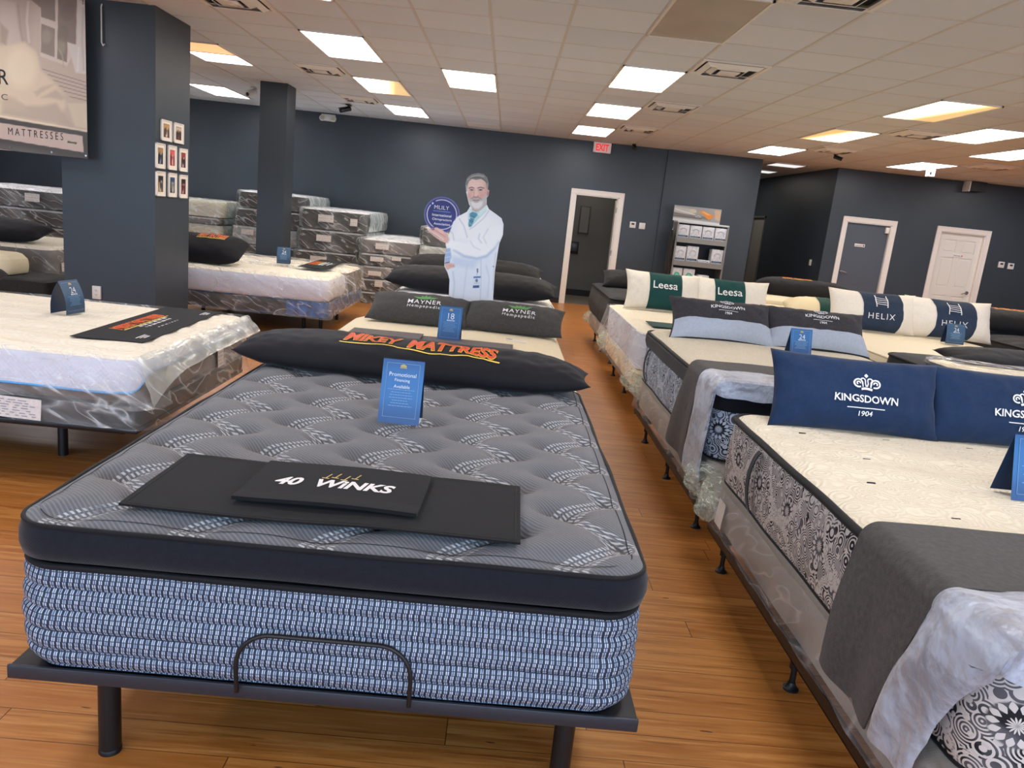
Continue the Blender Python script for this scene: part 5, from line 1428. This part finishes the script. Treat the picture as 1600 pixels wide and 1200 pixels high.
def board(name, mat, parent, X0, X1, Z0, Z1, res, inv, base, shapes, y=0, sil=None, thick=.005, axis='y', scale=1):
    """printed board: a fine grid whose vertices carry the print; inv maps plane metres to design units"""
    nx = int((X1-X0)/res)+1; nz_ = int((Z1-Z0)/res)+1
    xs, zs = np.linspace(X0, X1, nx), np.linspace(Z0, Z1, nz_); GX, GZ = np.meshgrid(xs, zs)
    U, V = inv(GX, GZ); C = to_lin(paint(U, V, base, shapes)).reshape(-1, 3)
    keep = np.ones((nz_-1, nx-1), bool)
    if sil is not None:
        def SD(gx, gz):
            u, v = inv(gx, gz); return sil(u, v)*scale
        D = SD(GX, GZ); Dc = SD((GX[:-1, :-1]+GX[1:, 1:])/2, (GZ[:-1, :-1]+GZ[1:, 1:])/2); keep = Dc < 0
        h = res*.25; gx = (SD(GX+h, GZ)-SD(GX-h, GZ))/(2*h); gz = (SD(GX, GZ+h)-SD(GX, GZ-h))/(2*h)
        l = np.sqrt(gx*gx+gz*gz)+1e-6; mv = np.abs(D) < res*.9; mv2 = (D > 0) & (D < res*1.6) | mv
        GX = np.where(mv2, GX-D*gx/l**2, GX); GZ = np.where(mv2, GZ-D*gz/l**2, GZ)
    used = {}; V3 = []; cols = []; F = []
    gxf, gzf = GX.ravel(), GZ.ravel()
    def vid(i):
        if i not in used: used[i] = len(V3); V3.append((gxf[i], y, gzf[i])); cols.append(C[i])
        return used[i]
    edges = {}
    for j in range(nz_-1):
        row = keep[j]
        for i in range(nx-1):
            if row[i]:
                q = [vid(j*nx+i), vid(j*nx+i+1), vid((j+1)*nx+i+1), vid((j+1)*nx+i)]
                F.append(tuple(q))
                for k in range(4):
                    e = (q[k], q[(k+1) % 4])
                    if (e[1], e[0]) in edges: del edges[(e[1], e[0])]
                    else: edges[e] = 1
    N = len(V3); bidx = {}; white = np.array((.55, .55, .53))
    for a, b in edges:      # card edge
        for q in (a, b):
            if q not in bidx: bidx[q] = len(V3); V3.append((V3[q][0], y+thick, V3[q][2])); cols.append(white)
    for a, b in edges: F.append((b, a, bidx[a], bidx[b]))
    o = mesh_obj(name, V3, F, mat, parent, smooth=False, cols=cols)
    # back sheet
    bk = [tuple((v[0], y+thick, v[2])) for v in V3[:N]]
    mesh_obj('back_sheet', bk, [tuple(reversed(q)) for q in F[:int(keep.sum())]], MT['white_paint'], parent, smooth=False)
    return o

# ---- doctor cutout
YS = 6.12
A_ = np.array([[.0012532, .00010794], [.00012716, -.0012303]]); Ai = np.linalg.inv(A_); T0 = np.array([-1.01866, 1.93716])
cut = thing('cardboard_standee', 'life-size cutout of grey-bearded man in white coat holding up a round blue sign', 'cutout', (-.27, YS, 0))
def invS(gx, gz):
    x, z = gx-.27-T0[0], gz-T0[1]; return Ai[0, 0]*x+Ai[0, 1]*z, Ai[1, 0]*x+Ai[1, 1]*z
body = [(540, 325), (518, 362), (460, 392), (432, 425), (414, 480), (398, 520), (384, 562), (390, 595), (378, 645), (376, 705), (396, 745), (408, 790), (404, 880), (398, 1000), (392, 1120), (560, 1130), (700, 1120), (688, 1000), (686, 900), (695, 740), (712, 620), (722, 560), (744, 505), (747, 440), (734, 402), (702, 378), (655, 345), (642, 318)]
legs = [(410, 1100), (415, 1380), (400, 1590), (520, 1595), (545, 1300), (570, 1600), (700, 1600), (672, 1380), (680, 1100)]
hand = [(268, 470), (276, 462), (322, 478), (300, 462), (330, 458), (372, 480), (396, 500), (410, 535), (396, 558), (372, 552), (330, 528), (292, 498)]
hair_out = [(513, 240), (509, 185), (520, 152), (548, 132), (585, 124), (620, 130), (643, 152), (652, 185), (648, 225), (656, 230), (652, 262), (641, 276), (640, 320), (600, 356), (560, 352), (532, 318), (520, 270)]
def silS(u, v):
    d = sdf_poly(body, u, v)
    for q in (legs, hand, hair_out): d = np.minimum(d, sdf_poly(q, u, v))
    return np.minimum(d, sdf_ell(362, 380, 111, 111, u, v))
SH = [
 # trousers and shoes below the coat
 ('p', '2a2f3c', 6, legs), ('p', '15161a', 6, [(395, 1540), (400, 1600), (720, 1600), (700, 1540)]),
 # round sign
 ('e', '6a6aa8', 3, (362, 380, 112, 112)), ('e', '2f3578', 4, (362, 380, 103, 103)), ('e', '3a428c', 40, (380, 420, 60, 60)),
 ('l', 'eceaf4', 3, ([(362+92*math.cos(math.radians(a)), 380+92*math.sin(math.radians(a))) for a in range(-112, 112, 8)], 5)),
 ('l', 'eceaf4', 3, ([(362+92*math.cos(math.radians(a)), 380+92*math.sin(math.radians(a))) for a in range(125, 222, 8)], 5)),
 ('p', 'f4f2fa', 2, [(300, 309), (306, 302), (313, 309), (306, 317)]),
 # coat
 ('p', 'f3f5f9', 5, body), ('p', 'e4ecf8', 60, [(400, 640), (690, 600), (680, 1120), (395, 1120)], .8), ('p', 'fafafa', 40, [(470, 400), (640, 380), (720, 430), (700, 520), (560, 560), (440, 520)], .9),
 ('p', 'cfdcf0', 30, [(420, 640), (520, 660), (600, 660), (560, 720), (430, 700)], .8), ('l', 'b5c6df', 16, ([(440, 600), (500, 640), (580, 655), (640, 640), (690, 590), (712, 550)], 14), .9),
 ('p', 'fdfdfd', 14, [(392, 525), (440, 545), (520, 560), (590, 520), (660, 470), (735, 440), (742, 500), (700, 575), (640, 630), (580, 645), (500, 628), (440, 600), (392, 575)], .9),
 ('l', 'c4cede', 10, ([(598, 500), (590, 530), (610, 555)], 6), .8), ('l', 'c9d2df', 10, ([(650, 470), (620, 520), (640, 560)], 5), .7), ('l', 'cfd6e0', 8, ([(540, 545), (560, 580), (600, 600)], 5), .7),
 ('l', 'c2cbd9', 8, ([(470, 405), (500, 450), (520, 520)], 5), .9), ('l', 'c2cbd9', 8, ([(655, 355), (625, 400), (560, 455), (535, 470)], 5), .8), ('l', 'd0d6df', 8, ([(700, 620), (690, 720), (684, 860)], 8), .8),
 ('l', 'b9c8de', 8, ([(606, 660), (608, 760), (604, 900), (600, 1100)], 4), .8), ('l', 'c5cfde', 10, ([(430, 740), (440, 820), (425, 960)], 7), .7), ('l', 'cad3e2', 10, ([(520, 700), (500, 860), (480, 1040)], 8), .5), ('l', 'c5cfde', 8, ([(640, 700), (660, 780), (650, 900)], 6), .6),
 ('l', 'b9c3d2', 6, ([(412, 480), (430, 500), (438, 540)], 4), .8),
 # blue striped shirt cuff, pocket hand
 ('p', 'a9bfe0', 5, [(388, 592), (414, 590), (420, 640), (408, 685), (380, 690), (378, 645)]), ('l', 'd9e4f4', 3, ([(384, 620), (416, 612)], 4)), ('l', 'd9e4f4', 3, ([(380, 650), (414, 642)], 4)),
 ('p', 'e3b8ae', 5, [(380, 690), (405, 680), (440, 690), (442, 710), (415, 716), (398, 728), (383, 715)]), ('l', 'c48f86', 3, ([(405, 700), (440, 703)], 3)), ('l', '20242c', 3, ([(382, 684), (408, 678)], 4)),
 # shirt collar and tie
 ('p', 'bfe0e2', 4, [(533, 338), (526, 372), (526, 448), (540, 462), (585, 412), (640, 356), (638, 318), (600, 356), (560, 356)]), ('p', 'dcf0f0', 6, [(600, 356), (640, 322), (640, 350), (598, 392), (586, 376)]), ('p', 'dcf0f0', 5, [(534, 340), (526, 370), (540, 380), (552, 362)]),
 ('p', '5a93ad', 3, [(535, 372), (552, 362), (580, 370), (584, 384), (566, 402), (556, 432), (546, 452), (530, 456), (527, 432), (540, 402)]), ('l', '8fc0d0', 3, ([(536, 392), (560, 405)], 5)), ('l', '3f7590', 3, ([(532, 412), (556, 424)], 5)), ('l', '8fc0d0', 3, ([(530, 430), (550, 442)], 5)), ('l', '3a6b86', 3, ([(538, 386), (570, 396)], 4)),
 # neck, head
 ('p', 'c99d90', 5, [(545, 325), (552, 352), (575, 362), (602, 352), (638, 318), (632, 280)]),
 ('e', 'd8a79a', 5, (645, 246, 12, 23)), ('e', 'b9827a', 4, (645, 248, 5, 13)),
 ('p', 'e6bfb2', 4, [(519, 190), (530, 168), (560, 158), (600, 158), (634, 172), (642, 215), (640, 262), (630, 310), (604, 346), (566, 350), (540, 324), (524, 270)]),
 ('e', 'f0cfc4', 26, (572, 190, 38, 24)), ('e', 'e0aa9f', 16, (536, 262, 13, 17)), ('e', 'dfa79c', 18, (610, 262, 18, 18)), ('p', 'd9a79b', 12, [(626, 190), (641, 190), (638, 290), (622, 300)], .8),
 # beard
 ('p', 'c6c1bd', 7, [(524, 262), (532, 286), (545, 284), (556, 272), (590, 272), (606, 282), (622, 274), (638, 246), (640, 285), (632, 318), (604, 349), (580, 356), (562, 350), (540, 324)]),
 ('p', 'e6e3e0', 10, [(540, 300), (556, 300), (575, 306), (600, 298), (618, 296), (612, 324), (592, 342), (568, 342), (548, 325)]), ('l', '9b938f', 5, ([(545, 281), (560, 273), (574, 275), (590, 273), (606, 283)], 7)),
 ('l', 'c07f78', 3, ([(555, 290), (574, 292), (596, 289)], 5)), ('l', '8b4f4c', 2, ([(556, 288), (574, 289), (597, 287)], 2)), ('l', '8f8884', 4, ([(562, 300), (588, 300)], 4), .8),
 # nose, eyes, brows
 ('l', 'c98e82', 5, ([(566, 222), (562, 245), (560, 262)], 4), .8), ('p', 'edc6ba', 5, [(568, 222), (578, 222), (584, 262), (564, 266)]), ('l', 'b87a70', 4, ([(559, 266), (568, 270), (580, 270), (588, 264)], 4)),
 ('l', '6f625c', 4, ([(532, 217), (546, 211), (560, 216)], 6)), ('l', '6f625c', 4, ([(586, 216), (602, 211), (622, 217)], 6)),
 ('e', 'd8b5aa', 6, (547, 228, 12, 7)), ('e', 'd8b5aa', 6, (602, 228, 13, 7)), ('l', '4b3b38', 2.5, ([(537, 228), (546, 224), (557, 229)], 4)), ('l', '4b3b38', 2.5, ([(591, 229), (602, 224), (614, 228)], 4)), ('e', '39414c', 2, (548, 228.5, 4, 3.6)), ('e', '39414c', 2, (602, 228.5, 4, 3.6)),
 ('l', 'c58f84', 4, ([(538, 238), (548, 241), (558, 238)], 3), .7), ('l', 'c58f84', 4, ([(592, 239), (604, 242), (616, 238)], 3), .7), ('l', 'd2a095', 3, ([(550, 180), (590, 178), (622, 184)], 2), .6), ('l', 'd2a095', 3, ([(552, 194), (590, 192), (618, 197)], 2), .5),
 # hair
 ('p', '7d7b78', 5, [(512, 236), (508, 185), (520, 150), (548, 131), (585, 123), (620, 129), (645, 152), (653, 186), (648, 226), (640, 218), (637, 190), (628, 172), (604, 160), (575, 166), (548, 160), (530, 176), (521, 200), (518, 236)]),
 ('l', 'b5b2ae', 6, ([(524, 166), (552, 145), (590, 138), (622, 146)], 7), .8), ('l', '55534f', 5, ([(540, 158), (570, 150), (612, 156), (636, 178)], 6), .8), ('l', 'c2bfbb', 5, ([(514, 200), (517, 230)], 5)), ('l', 'a8a5a1', 5, ([(645, 190), (643, 222)], 6)),
 # raised hand
 ('p', 'e4b6aa', 4, hand), ('l', 'f2d2c8', 4, ([(276, 470), (330, 505), (372, 535)], 8)), ('l', 'c48b80', 3, ([(322, 478), (360, 502), (385, 520)], 4)), ('l', 'c9938a', 3, ([(292, 492), (340, 522)], 3)), ('p', 'eec4b8', 4, [(330, 460), (368, 480), (380, 500), (350, 492), (338, 478)]), ('l', 'e9e9ea', 3, ([(398, 500), (412, 535), (398, 560)], 7)),
 # badge
 ('l', '4d5566', 2, ([(585, 722), (585, 742)], 8)), ('l', 'b9c2cc', 2, ([(584, 744), (582, 762)], 4)), ('p', 'dfe9f5', 3, [(561, 772), (606, 770), (602, 846), (556, 846)]), ('p', '4672a6', 3, [(561, 770), (606, 768), (605, 778), (560, 780)]), ('e', '6f7f95', 3, (580, 796, 8, 11)), ('p', '3b5d8a', 3, [(557, 828), (597, 826), (596, 842), (556, 844)]), ('l', '9fb0c6', 2, ([(566, 814), (596, 813)], 3)),
 ('l', '8a93a0', 2, ([(684, 704), (688, 708)], 6)),
]
board('printed_figure', MT['paint'], cut, -.42, .29, .0, 1.87, .004, invS, (.89, .9, .92), SH, sil=silS, scale=.00125)
def discP(dx, dy):      # text placed on the round sign, in design units
    return lambda a, b: (T0[0]+.27+A_[0, 0]*(362+dx)+A_[0, 1]*(380+dy)+a, -.003, T0[1]+A_[1, 0]*(362+dx)+A_[1, 1]*(380+dy)+b)
for s, dy, w, bd in (('MLILY', -44, .115, -.004), ('International', 4, .150, .015), ('Chiropractors', 32, .153, .015), ('Association', 58, .128, .015)):
    G2().add(fit(text_geo(s, 1, bd, space=1.08), w=w)).place('sign_lettering', discP(0, dy), MT['white_print'], cut)
G2().rect(-.068, .068, -.002, .002, 1).place('sign_small_print', discP(0, -20), MT['card_faint'], cut)
MB().b2(-.22, .20, .006, .30, 0, .012, .002).build('base', MT['white_paint'], cut); 
st = MB(); st.add([(-.04, .007, .01), (.04, .007, .01), (.04, .25, .01), (-.04, .25, .01), (-.04, .007, 1.1), (.04, .007, 1.1)], [(0, 3, 4), (1, 5, 2), (0, 4, 5, 1), (3, 2, 5, 4)]); st.build('easel_strut', MT['white_paint'], cut, smooth=False)

# ---- hanging banner at the upper left
BY = 7.18
ban = thing('banner', 'large bedroom photo banner hanging at the upper left in front of the big column', 'banner', (-3.80, BY, 1.675))
K = np.array([[.0012157, -.000037], [.00012422, -.0011611]]); Ki = np.linalg.inv(K)
def invB(gx, gz):
    x, z = gx-3.80+4.56998, gz+1.675-2.93536; return Ki[0, 0]*x+Ki[0, 1]*z, Ki[1, 0]*x+Ki[1, 1]*z
W_ = -700
BS = [('p', 'c9b7a6', 2, [(W_, -400), (628, -60), (628, 950), (W_, 720)]),
 ('p', 'bba99b', 60, [(0, -80), (230, 0), (215, 330), (120, 300), (60, 260), (0, 60)]), ('p', 'cfbfb2', 26, [(0, 0), (110, 20), (130, 200), (160, 300), (60, 320), (0, 200)], .8),
 ('l', 'a8978b', 12, ([(128, 40), (140, 180), (160, 300)], 14), .7), ('l', 'd8cabd', 10, ([(200, 20), (190, 150), (205, 300)], 18), .8),
 # window with panes
 ('p', 'd6c8bb', 4, [(285, -60), (560, -60), (548, 330), (478, 470), (285, 400)]), ('p', '8f7f74', 3, [(215, 0), (392, 0), (392, 155), (290, 122), (290, 60)]), ('p', '8f7f74', 3, [(412, 0), (545, 0), (540, 325), (480, 300), (478, 445), (408, 418), (410, 190)]), ('p', '97877b', 3, [(292, 168), (390, 205), (388, 408), (290, 372)]),
 ('e', 'aaa08a', 20, (330, 260, 36, 50), .6), ('e', 'a59a80', 16, (440, 330, 26, 60), .8), ('e', '7d7463', 16, (450, 240, 40, 60), .5), ('l', 'b9ac90', 6, ([(455, 480), (445, 400), (420, 350)], 8), .8), ('e', '7c6d64', 20, (480, 90, 50, 60), .4),
 ('p', 'd8d0c6', 6, [(548, 0), (628, 30), (628, 530), (540, 520), (480, 300), (548, 320)]), ('l', 'bdb3a9', 12, ([(590, 60), (585, 300), (600, 500)], 12), .7), ('l', 'e6e0d8', 10, ([(560, 340), (555, 500)], 16), .7),
 # shutter slats
 *[('l', '8d7a74', 3, ([(300+40*i, 492+40*i), (628, 592+26*i)], 5)) for i in range(6)],
 # pillows and duvet
 ('p', 'dccab0', 30, [(0, 330), (170, 300), (260, 380), (290, 500), (400, 600), (460, 680), (470, 760), (400, 900), (W_, 720), (W_, 300)]), ('e', 'e8d8bc', 60, (150, 480, 110, 150), .9), ('p', 'c4b29d', 24, [(240, 660), (300, 620), (390, 600), (330, 640), (260, 690)], .8), ('p', 'c0af9c', 24, [(290, 700), (400, 640), (470, 700), (440, 720), (360, 700)], .8),
 ('p', 'bfae9d', 30, [(40, 690), (180, 760), (300, 760), (400, 740), (530, 910), (100, 840), (0, 820)], .9), ('p', 'cbb8a2', 40, [(0, 680), (100, 700), (200, 800), (0, 780)], .8), ('p', 'a89887', 20, [(0, 160), (60, 220), (40, 320), (0, 300)], .8), ('p', 'd9cbb0', 20, [(480, 740), (628, 740), (628, 930), (540, 910)], .8),
 # frame of the banner
 ('l', 'e6d9bf', 4, ([(W_, 712), (628, 946)], 14)), ('p', '55514e', 3, [(W_, 730), (640, 956), (640, 1200), (W_, 950)]), ('e', '6a6460', 60, (300, 960, 200, 30), .5),
 ('p', 'cbb7ab', 3, [(W_, 770), (594, 982), (606, 1106), (W_, 882)]), ('e', '85807c', 50, (180, 1095, 160, 16, .17), .6), ('l', '4f5d3c', 2, ([(490, 1026), (548, 1037)], 13))]
board('printed_vinyl', MT['paint'], ban, -1.6, -.04, .0, 1.335, .0065, invB, (.79, .72, .65), BS, thick=.002)
def banP(cx, cy):
    return lambda a, b: (K[0, 0]*cx+K[0, 1]*cy-4.56998+3.80+a, -.0025, 2.93536-1.675+K[1, 0]*cx+K[1, 1]*cy+b)
tw = text_geo('BY  MIKEY  MATTRESSES', 1, -.006, .0, space=1.5)
G2().add(fit(tw, h=.062, w=.98)).place('lettering', lambda a, b, f=banP(50, 945): f(a, b), MT['dark_print'], ban)
G2().add(fit(text_geo('MAYNER', 1, .004), h=.125, w=.62)).place('lettering', lambda a, b, f=banP(-200, 525): f(a, b), MT['dark_print'], ban)
G2().add(fit(text_geo('HEMPAPEDIC', 1, -.004, space=1.3), h=.05, w=.66)).place('lettering', lambda a, b, f=banP(-222, 668): f(a, b), plain('soft_grey_print', '5b5552', .6), ban)
gm = MB()
for x, z in ((-.055, .025), (-.36, .025), (-.73, .03), (-1.1, .03), (-.055, .62), (-.055, 1.30), (-.6, 1.31)): gm.cyl((x, -.0035, z), (x, .0, z), .009, n=14)
gm.build('grommet', MT['chrome'], ban)
cd = MB()
for x in (-.055, -.6, -1.2): cd.tube([(x, 0, 1.31), (x, 0, 1.374)], .003, 6)
cd.build('hanging_cord', MT['black_metal'], ban)

# ---- framed photos on the big column
rnd = random.Random(11)
fr = [(7.515, 2.01, .225, .19, 'left photo of the top row', ('6b4a36', 'c9a06a', 'efe3d0', '4a3a34')), (7.785, 2.012, .225, .19, 'right photo of the top row', ('4a2f2c', 'd9c3a4', '8a4a38', '2c2428')),
      (7.39, 1.772, .19, .228, 'left photo of the middle row', ('2c3140', 'b98f55', '9db0c4', '1c2230')), (7.645, 1.773, .19, .228, 'middle photo of the middle row, mostly red', ('c8323c', 'e0606a', 'ddd8d0', '7a2a2c')), (7.90, 1.768, .19, .222, 'right photo of the middle row', ('5a1e22', 'a8413a', 'e8e4e0', '2a2028')),
      (7.395, 1.52, .19, .228, 'left photo of the bottom row', ('b08a3c', '23252e', 'c4d4dc', '3a3f4c')), (7.65, 1.517, .19, .228, 'middle photo of the bottom row, dark blue', ('1f3656', '2c4a70', 'dcd8c8', '8f8a7c')), (7.905, 1.512, .19, .228, 'right photo of the bottom row', ('7a2430', '2a1a1e', 'e4d8cc', '501c22'))]
for y, z, w, h, lbl, cs in fr:
    t = thing('photo_frame', 'white-matted '+lbl+' on the big column', 'picture frame', (-3.288, y, z), PI/2, 'framed photos on the big column')
    f = MB(); e = .010
    f.b2(-w/2, w/2, -.016, 0, h/2-e, h/2, .002).b2(-w/2, w/2, -.016, 0, -h/2, -h/2+e, .002).b2(-w/2, -w/2+e, -.016, 0, -h/2, h/2, .002).b2(w/2-e, w/2, -.016, 0, -h/2, h/2, .002)
    f.build('frame', MT['white_paint'], t); MB().b2(-w/2+e, w/2-e, -.008, -.001, -h/2+e, h/2-e).build('mat_board', plain('cream_mat_board', 'f3ead9', .8), t, smooth=False)
    pw, ph = w*.27, h*.32
    shp = [('p', cs[0], .002, [(-pw, -ph), (pw, -ph), (pw, ph), (-pw, ph)]), ('p', cs[1], .02, [(-pw, ph*.2), (pw, ph*.35), (pw, ph), (-pw, ph)]), ('e', cs[2], .012, (rnd.uniform(-.2, .3)*pw, -ph*.5, pw*.35, ph*.5)), ('e', cs[3], .012, (rnd.uniform(-.6, .0)*pw, -ph*.1, pw*.35, ph*.55)), ('e', cs[2], .008, (pw*.3, ph*.25, pw*.22, ph*.14)), ('e', cs[3], .010, (pw*.55, -ph*.3, pw*.25, ph*.6)), ('e', 'd8a88c', .006, (rnd.uniform(-.4, .2)*pw, ph*.28, pw*.16, ph*.10))]
    C = to_lin
    gx, gz = np.meshgrid(np.linspace(-pw, pw, 13), np.linspace(-ph, ph, 17)); cc = to_lin(paint(gx, gz, (.3, .25, .2), shp)).reshape(-1, 3)
    vv = [(a, -.0095, b) for a, b in zip(gx.ravel(), gz.ravel())]; ff = [(j*13+i, j*13+i+1, (j+1)*13+i+1, (j+1)*13+i) for j in range(16) for i in range(12)]
    mesh_obj('photo_print', vv, ff, MT['paint'], t, smooth=False, cols=list(cc))

# ---- product rack by the back wall
RX0, RX1, RY0, RY1 = 3.08, 4.03, 14.20, 14.56
t = thing('display_rack', 'grey metal display rack with boxed bedding by the back wall', 'rack', (3.555, 14.38, 0))
w = .475
for sx in (-1, 1):
    m = MB()
    for sy in (-.18, .18): m.b2(sx*w-.014*sx-.014, sx*w-.014*sx+.014, sy-.014, sy+.014, 0, 1.75)
    m.b2(sx*w-.02*sx-.003, sx*w-.02*sx+.003, -.17, .17, .1, 1.74); m.build('side_panel', MT['rack_metal'], t, smooth=False)
SHZ = (1.48, 1.06, .64, .22)
for z in SHZ: MB().b2(-w+.02, w-.02, -.20, .18, z-.02, z).b2(-w+.015, w-.015, -.215, -.195, z-.085, z+.012, .004).build('shelf', MT['rack_metal'], t, smooth=False)
MB().b2(-w, w, -.19, .19, 1.745, 1.775, .004).build('top_panel', plain('pale_rack_top', 'c9cbca', .4), t)
MB().b2(-w+.02, w-.02, .17, .18, .1, 1.74).build('back_panel', MT['dark_print'], t, smooth=False)
hd = thing('header_sign', 'photo header sign with orange pillow on top of the display rack', 'sign', (3.435, 14.30, 1.775))
HS = [('p', '9a9a98', 40, [(0, 0), (700, 0), (700, 120), (0, 120)]), ('p', 'b9b7b2', 20, [(0, 20), (300, 40), (260, 120), (0, 110)]), ('l', 'd8d6d0', 10, ([(20, 60), (150, 90), (260, 110), (330, 130)], 16)), ('l', '7b736e', 14, ([(0, 130), (180, 150), (420, 150), (540, 170)], 40)), ('l', '5f5450', 10, ([(0, 165), (200, 170), (420, 175)], 14)),
      ('e', 'c9c0a6', 10, (280, 70, 55, 34)), ('p', 'e08a34', 8, [(350, 60), (430, 50), (610, 110), (540, 185), (480, 150), (440, 100)]), ('p', 'f0a860', 8, [(400, 62), (440, 56), (560, 104), (500, 110)]), ('e', '8f8a88', 6, (370, 140, 50, 26)), ('l', 'd6d3ce', 5, ([(330, 150), (370, 125), (410, 150)], 6)), ('p', 'c9a88a', 20, [(600, 20), (700, 20), (700, 190), (620, 160)]), ('p', 'cfcdc8', 14, [(0, 195), (700, 215), (700, 260), (0, 260)])]
board('printed_panel', MT['paint'], hd, -.435, .435, 0, .275, .008, lambda gx, gz: ((gx+.435)*700/.87, (.275-gz)*240/.275), (.6, .6, .6), HS, thick=.004)
def pack(lbl, x, z, w_, h, kind='zip', d=.20):
    t = thing('bedding_package', lbl, 'package', (x, 14.27, z), rnd.uniform(-.04, .04), 'packages on the display rack')
    MB().b2(-w_/2, w_/2, -.06, d-.06, 0.001, h, .012).build('bag', MT['box_white'], t)
    g = G2(); P = lambda a, b: (a, -.062, b)
    if kind == 'zip':
        G2().rect(-w_*.42, w_*.42, h*.09, h*.20).place('name_strip', P, MT['dark_print'], t)
        for q in (.42, .52, .60): g.stroke(arc(0, h*.55, w_*.30*q/.6, 20, 160, 9, h*.2*q/.6), .004)
        g.rect(-w_*.25, -w_*.22, h*.35, h*.62).rect(w_*.22, w_*.25, h*.35, h*.62)
        g.place('bed_drawing', P, plain('grey_ink', '8f939b', .5), t)
        G2().rect(-w_*.35, w_*.3, h*.125, h*.155, 6).place('strip_print', lambda a, b: (a, -.0632, b), MT['card_faint'], t)
    elif kind == 'teal':
        g.disc(0, h*.55, w_*.27); g.place('teal_badge', P, MT['teal_print'], t)
        G2().disc(0, h*.55, w_*.17).place('badge_centre', lambda a, b: (a, -.0632, b), plain('pale_teal', '7fd0bd', .5), t)
    else: G2().rect(-w_*.38, w_*.2, h*.6, h*.68).rect(w_*.22, w_*.38, h*.35, h*.5).place('print', P, MT['dark_print'], t)
nm = ('first', 'second', 'third', 'last')
for i in range(4): pack('white zip bag, %s from the left on the top rack shelf' % nm[i], 3.555+(-.345+.23*i), 1.481, .215, .235)
pack('white zip bag, first from the left on the second rack shelf', 3.21, 1.061, .205, .265); pack('taller white zip bag, second from the left on the second rack shelf', 3.435, 1.061, .215, .285)
pack('flat white package lying in the gap of the second rack shelf', 3.665, 1.061, .23, .055, 'flat'); pack('white zip bag right of the gap on the second rack shelf', 3.895, 1.061, .215, .27)
pack('white box with teal badge, left of two on the third rack shelf', 3.20, .641, .20, .29, 'teal'); pack('white box with teal badge, right of two on the third rack shelf', 3.425, .641, .215, .29, 'teal')
pack('low white box right of the teal badge boxes on the rack', 3.70, .641, .21, .20, 'flat')
t = thing('hanging_bag', 'dark mesh bag hanging on the left side of the display rack', 'bag', (3.02, 14.3, .75))
m = MB(); v = []; f = []
for j in range(9):
    q = j/8; z = .85*q
    for i in range(12):
        a = 2*PI*i/12; r = .05*math.sin(PI*(.08+.84*q))**.5*(1+.3*nz(a, q*4, 2)); v.append((r*math.cos(a)*.8, r*2.4*math.sin(a), z))
for j in range(8):
    for i in range(12): f.append((j*12+i, j*12+(i+1) % 12, (j+1)*12+(i+1) % 12, (j+1)*12+i))
m.add(v, f); m.build('sleeve', MT['dark_sleeve'], t); MB().tube([(.04, 0, .86), (.02, 0, .9), (0, 0, .86), (0, 0, .84)], .005, 8).build('hook', MT['chrome'], t)
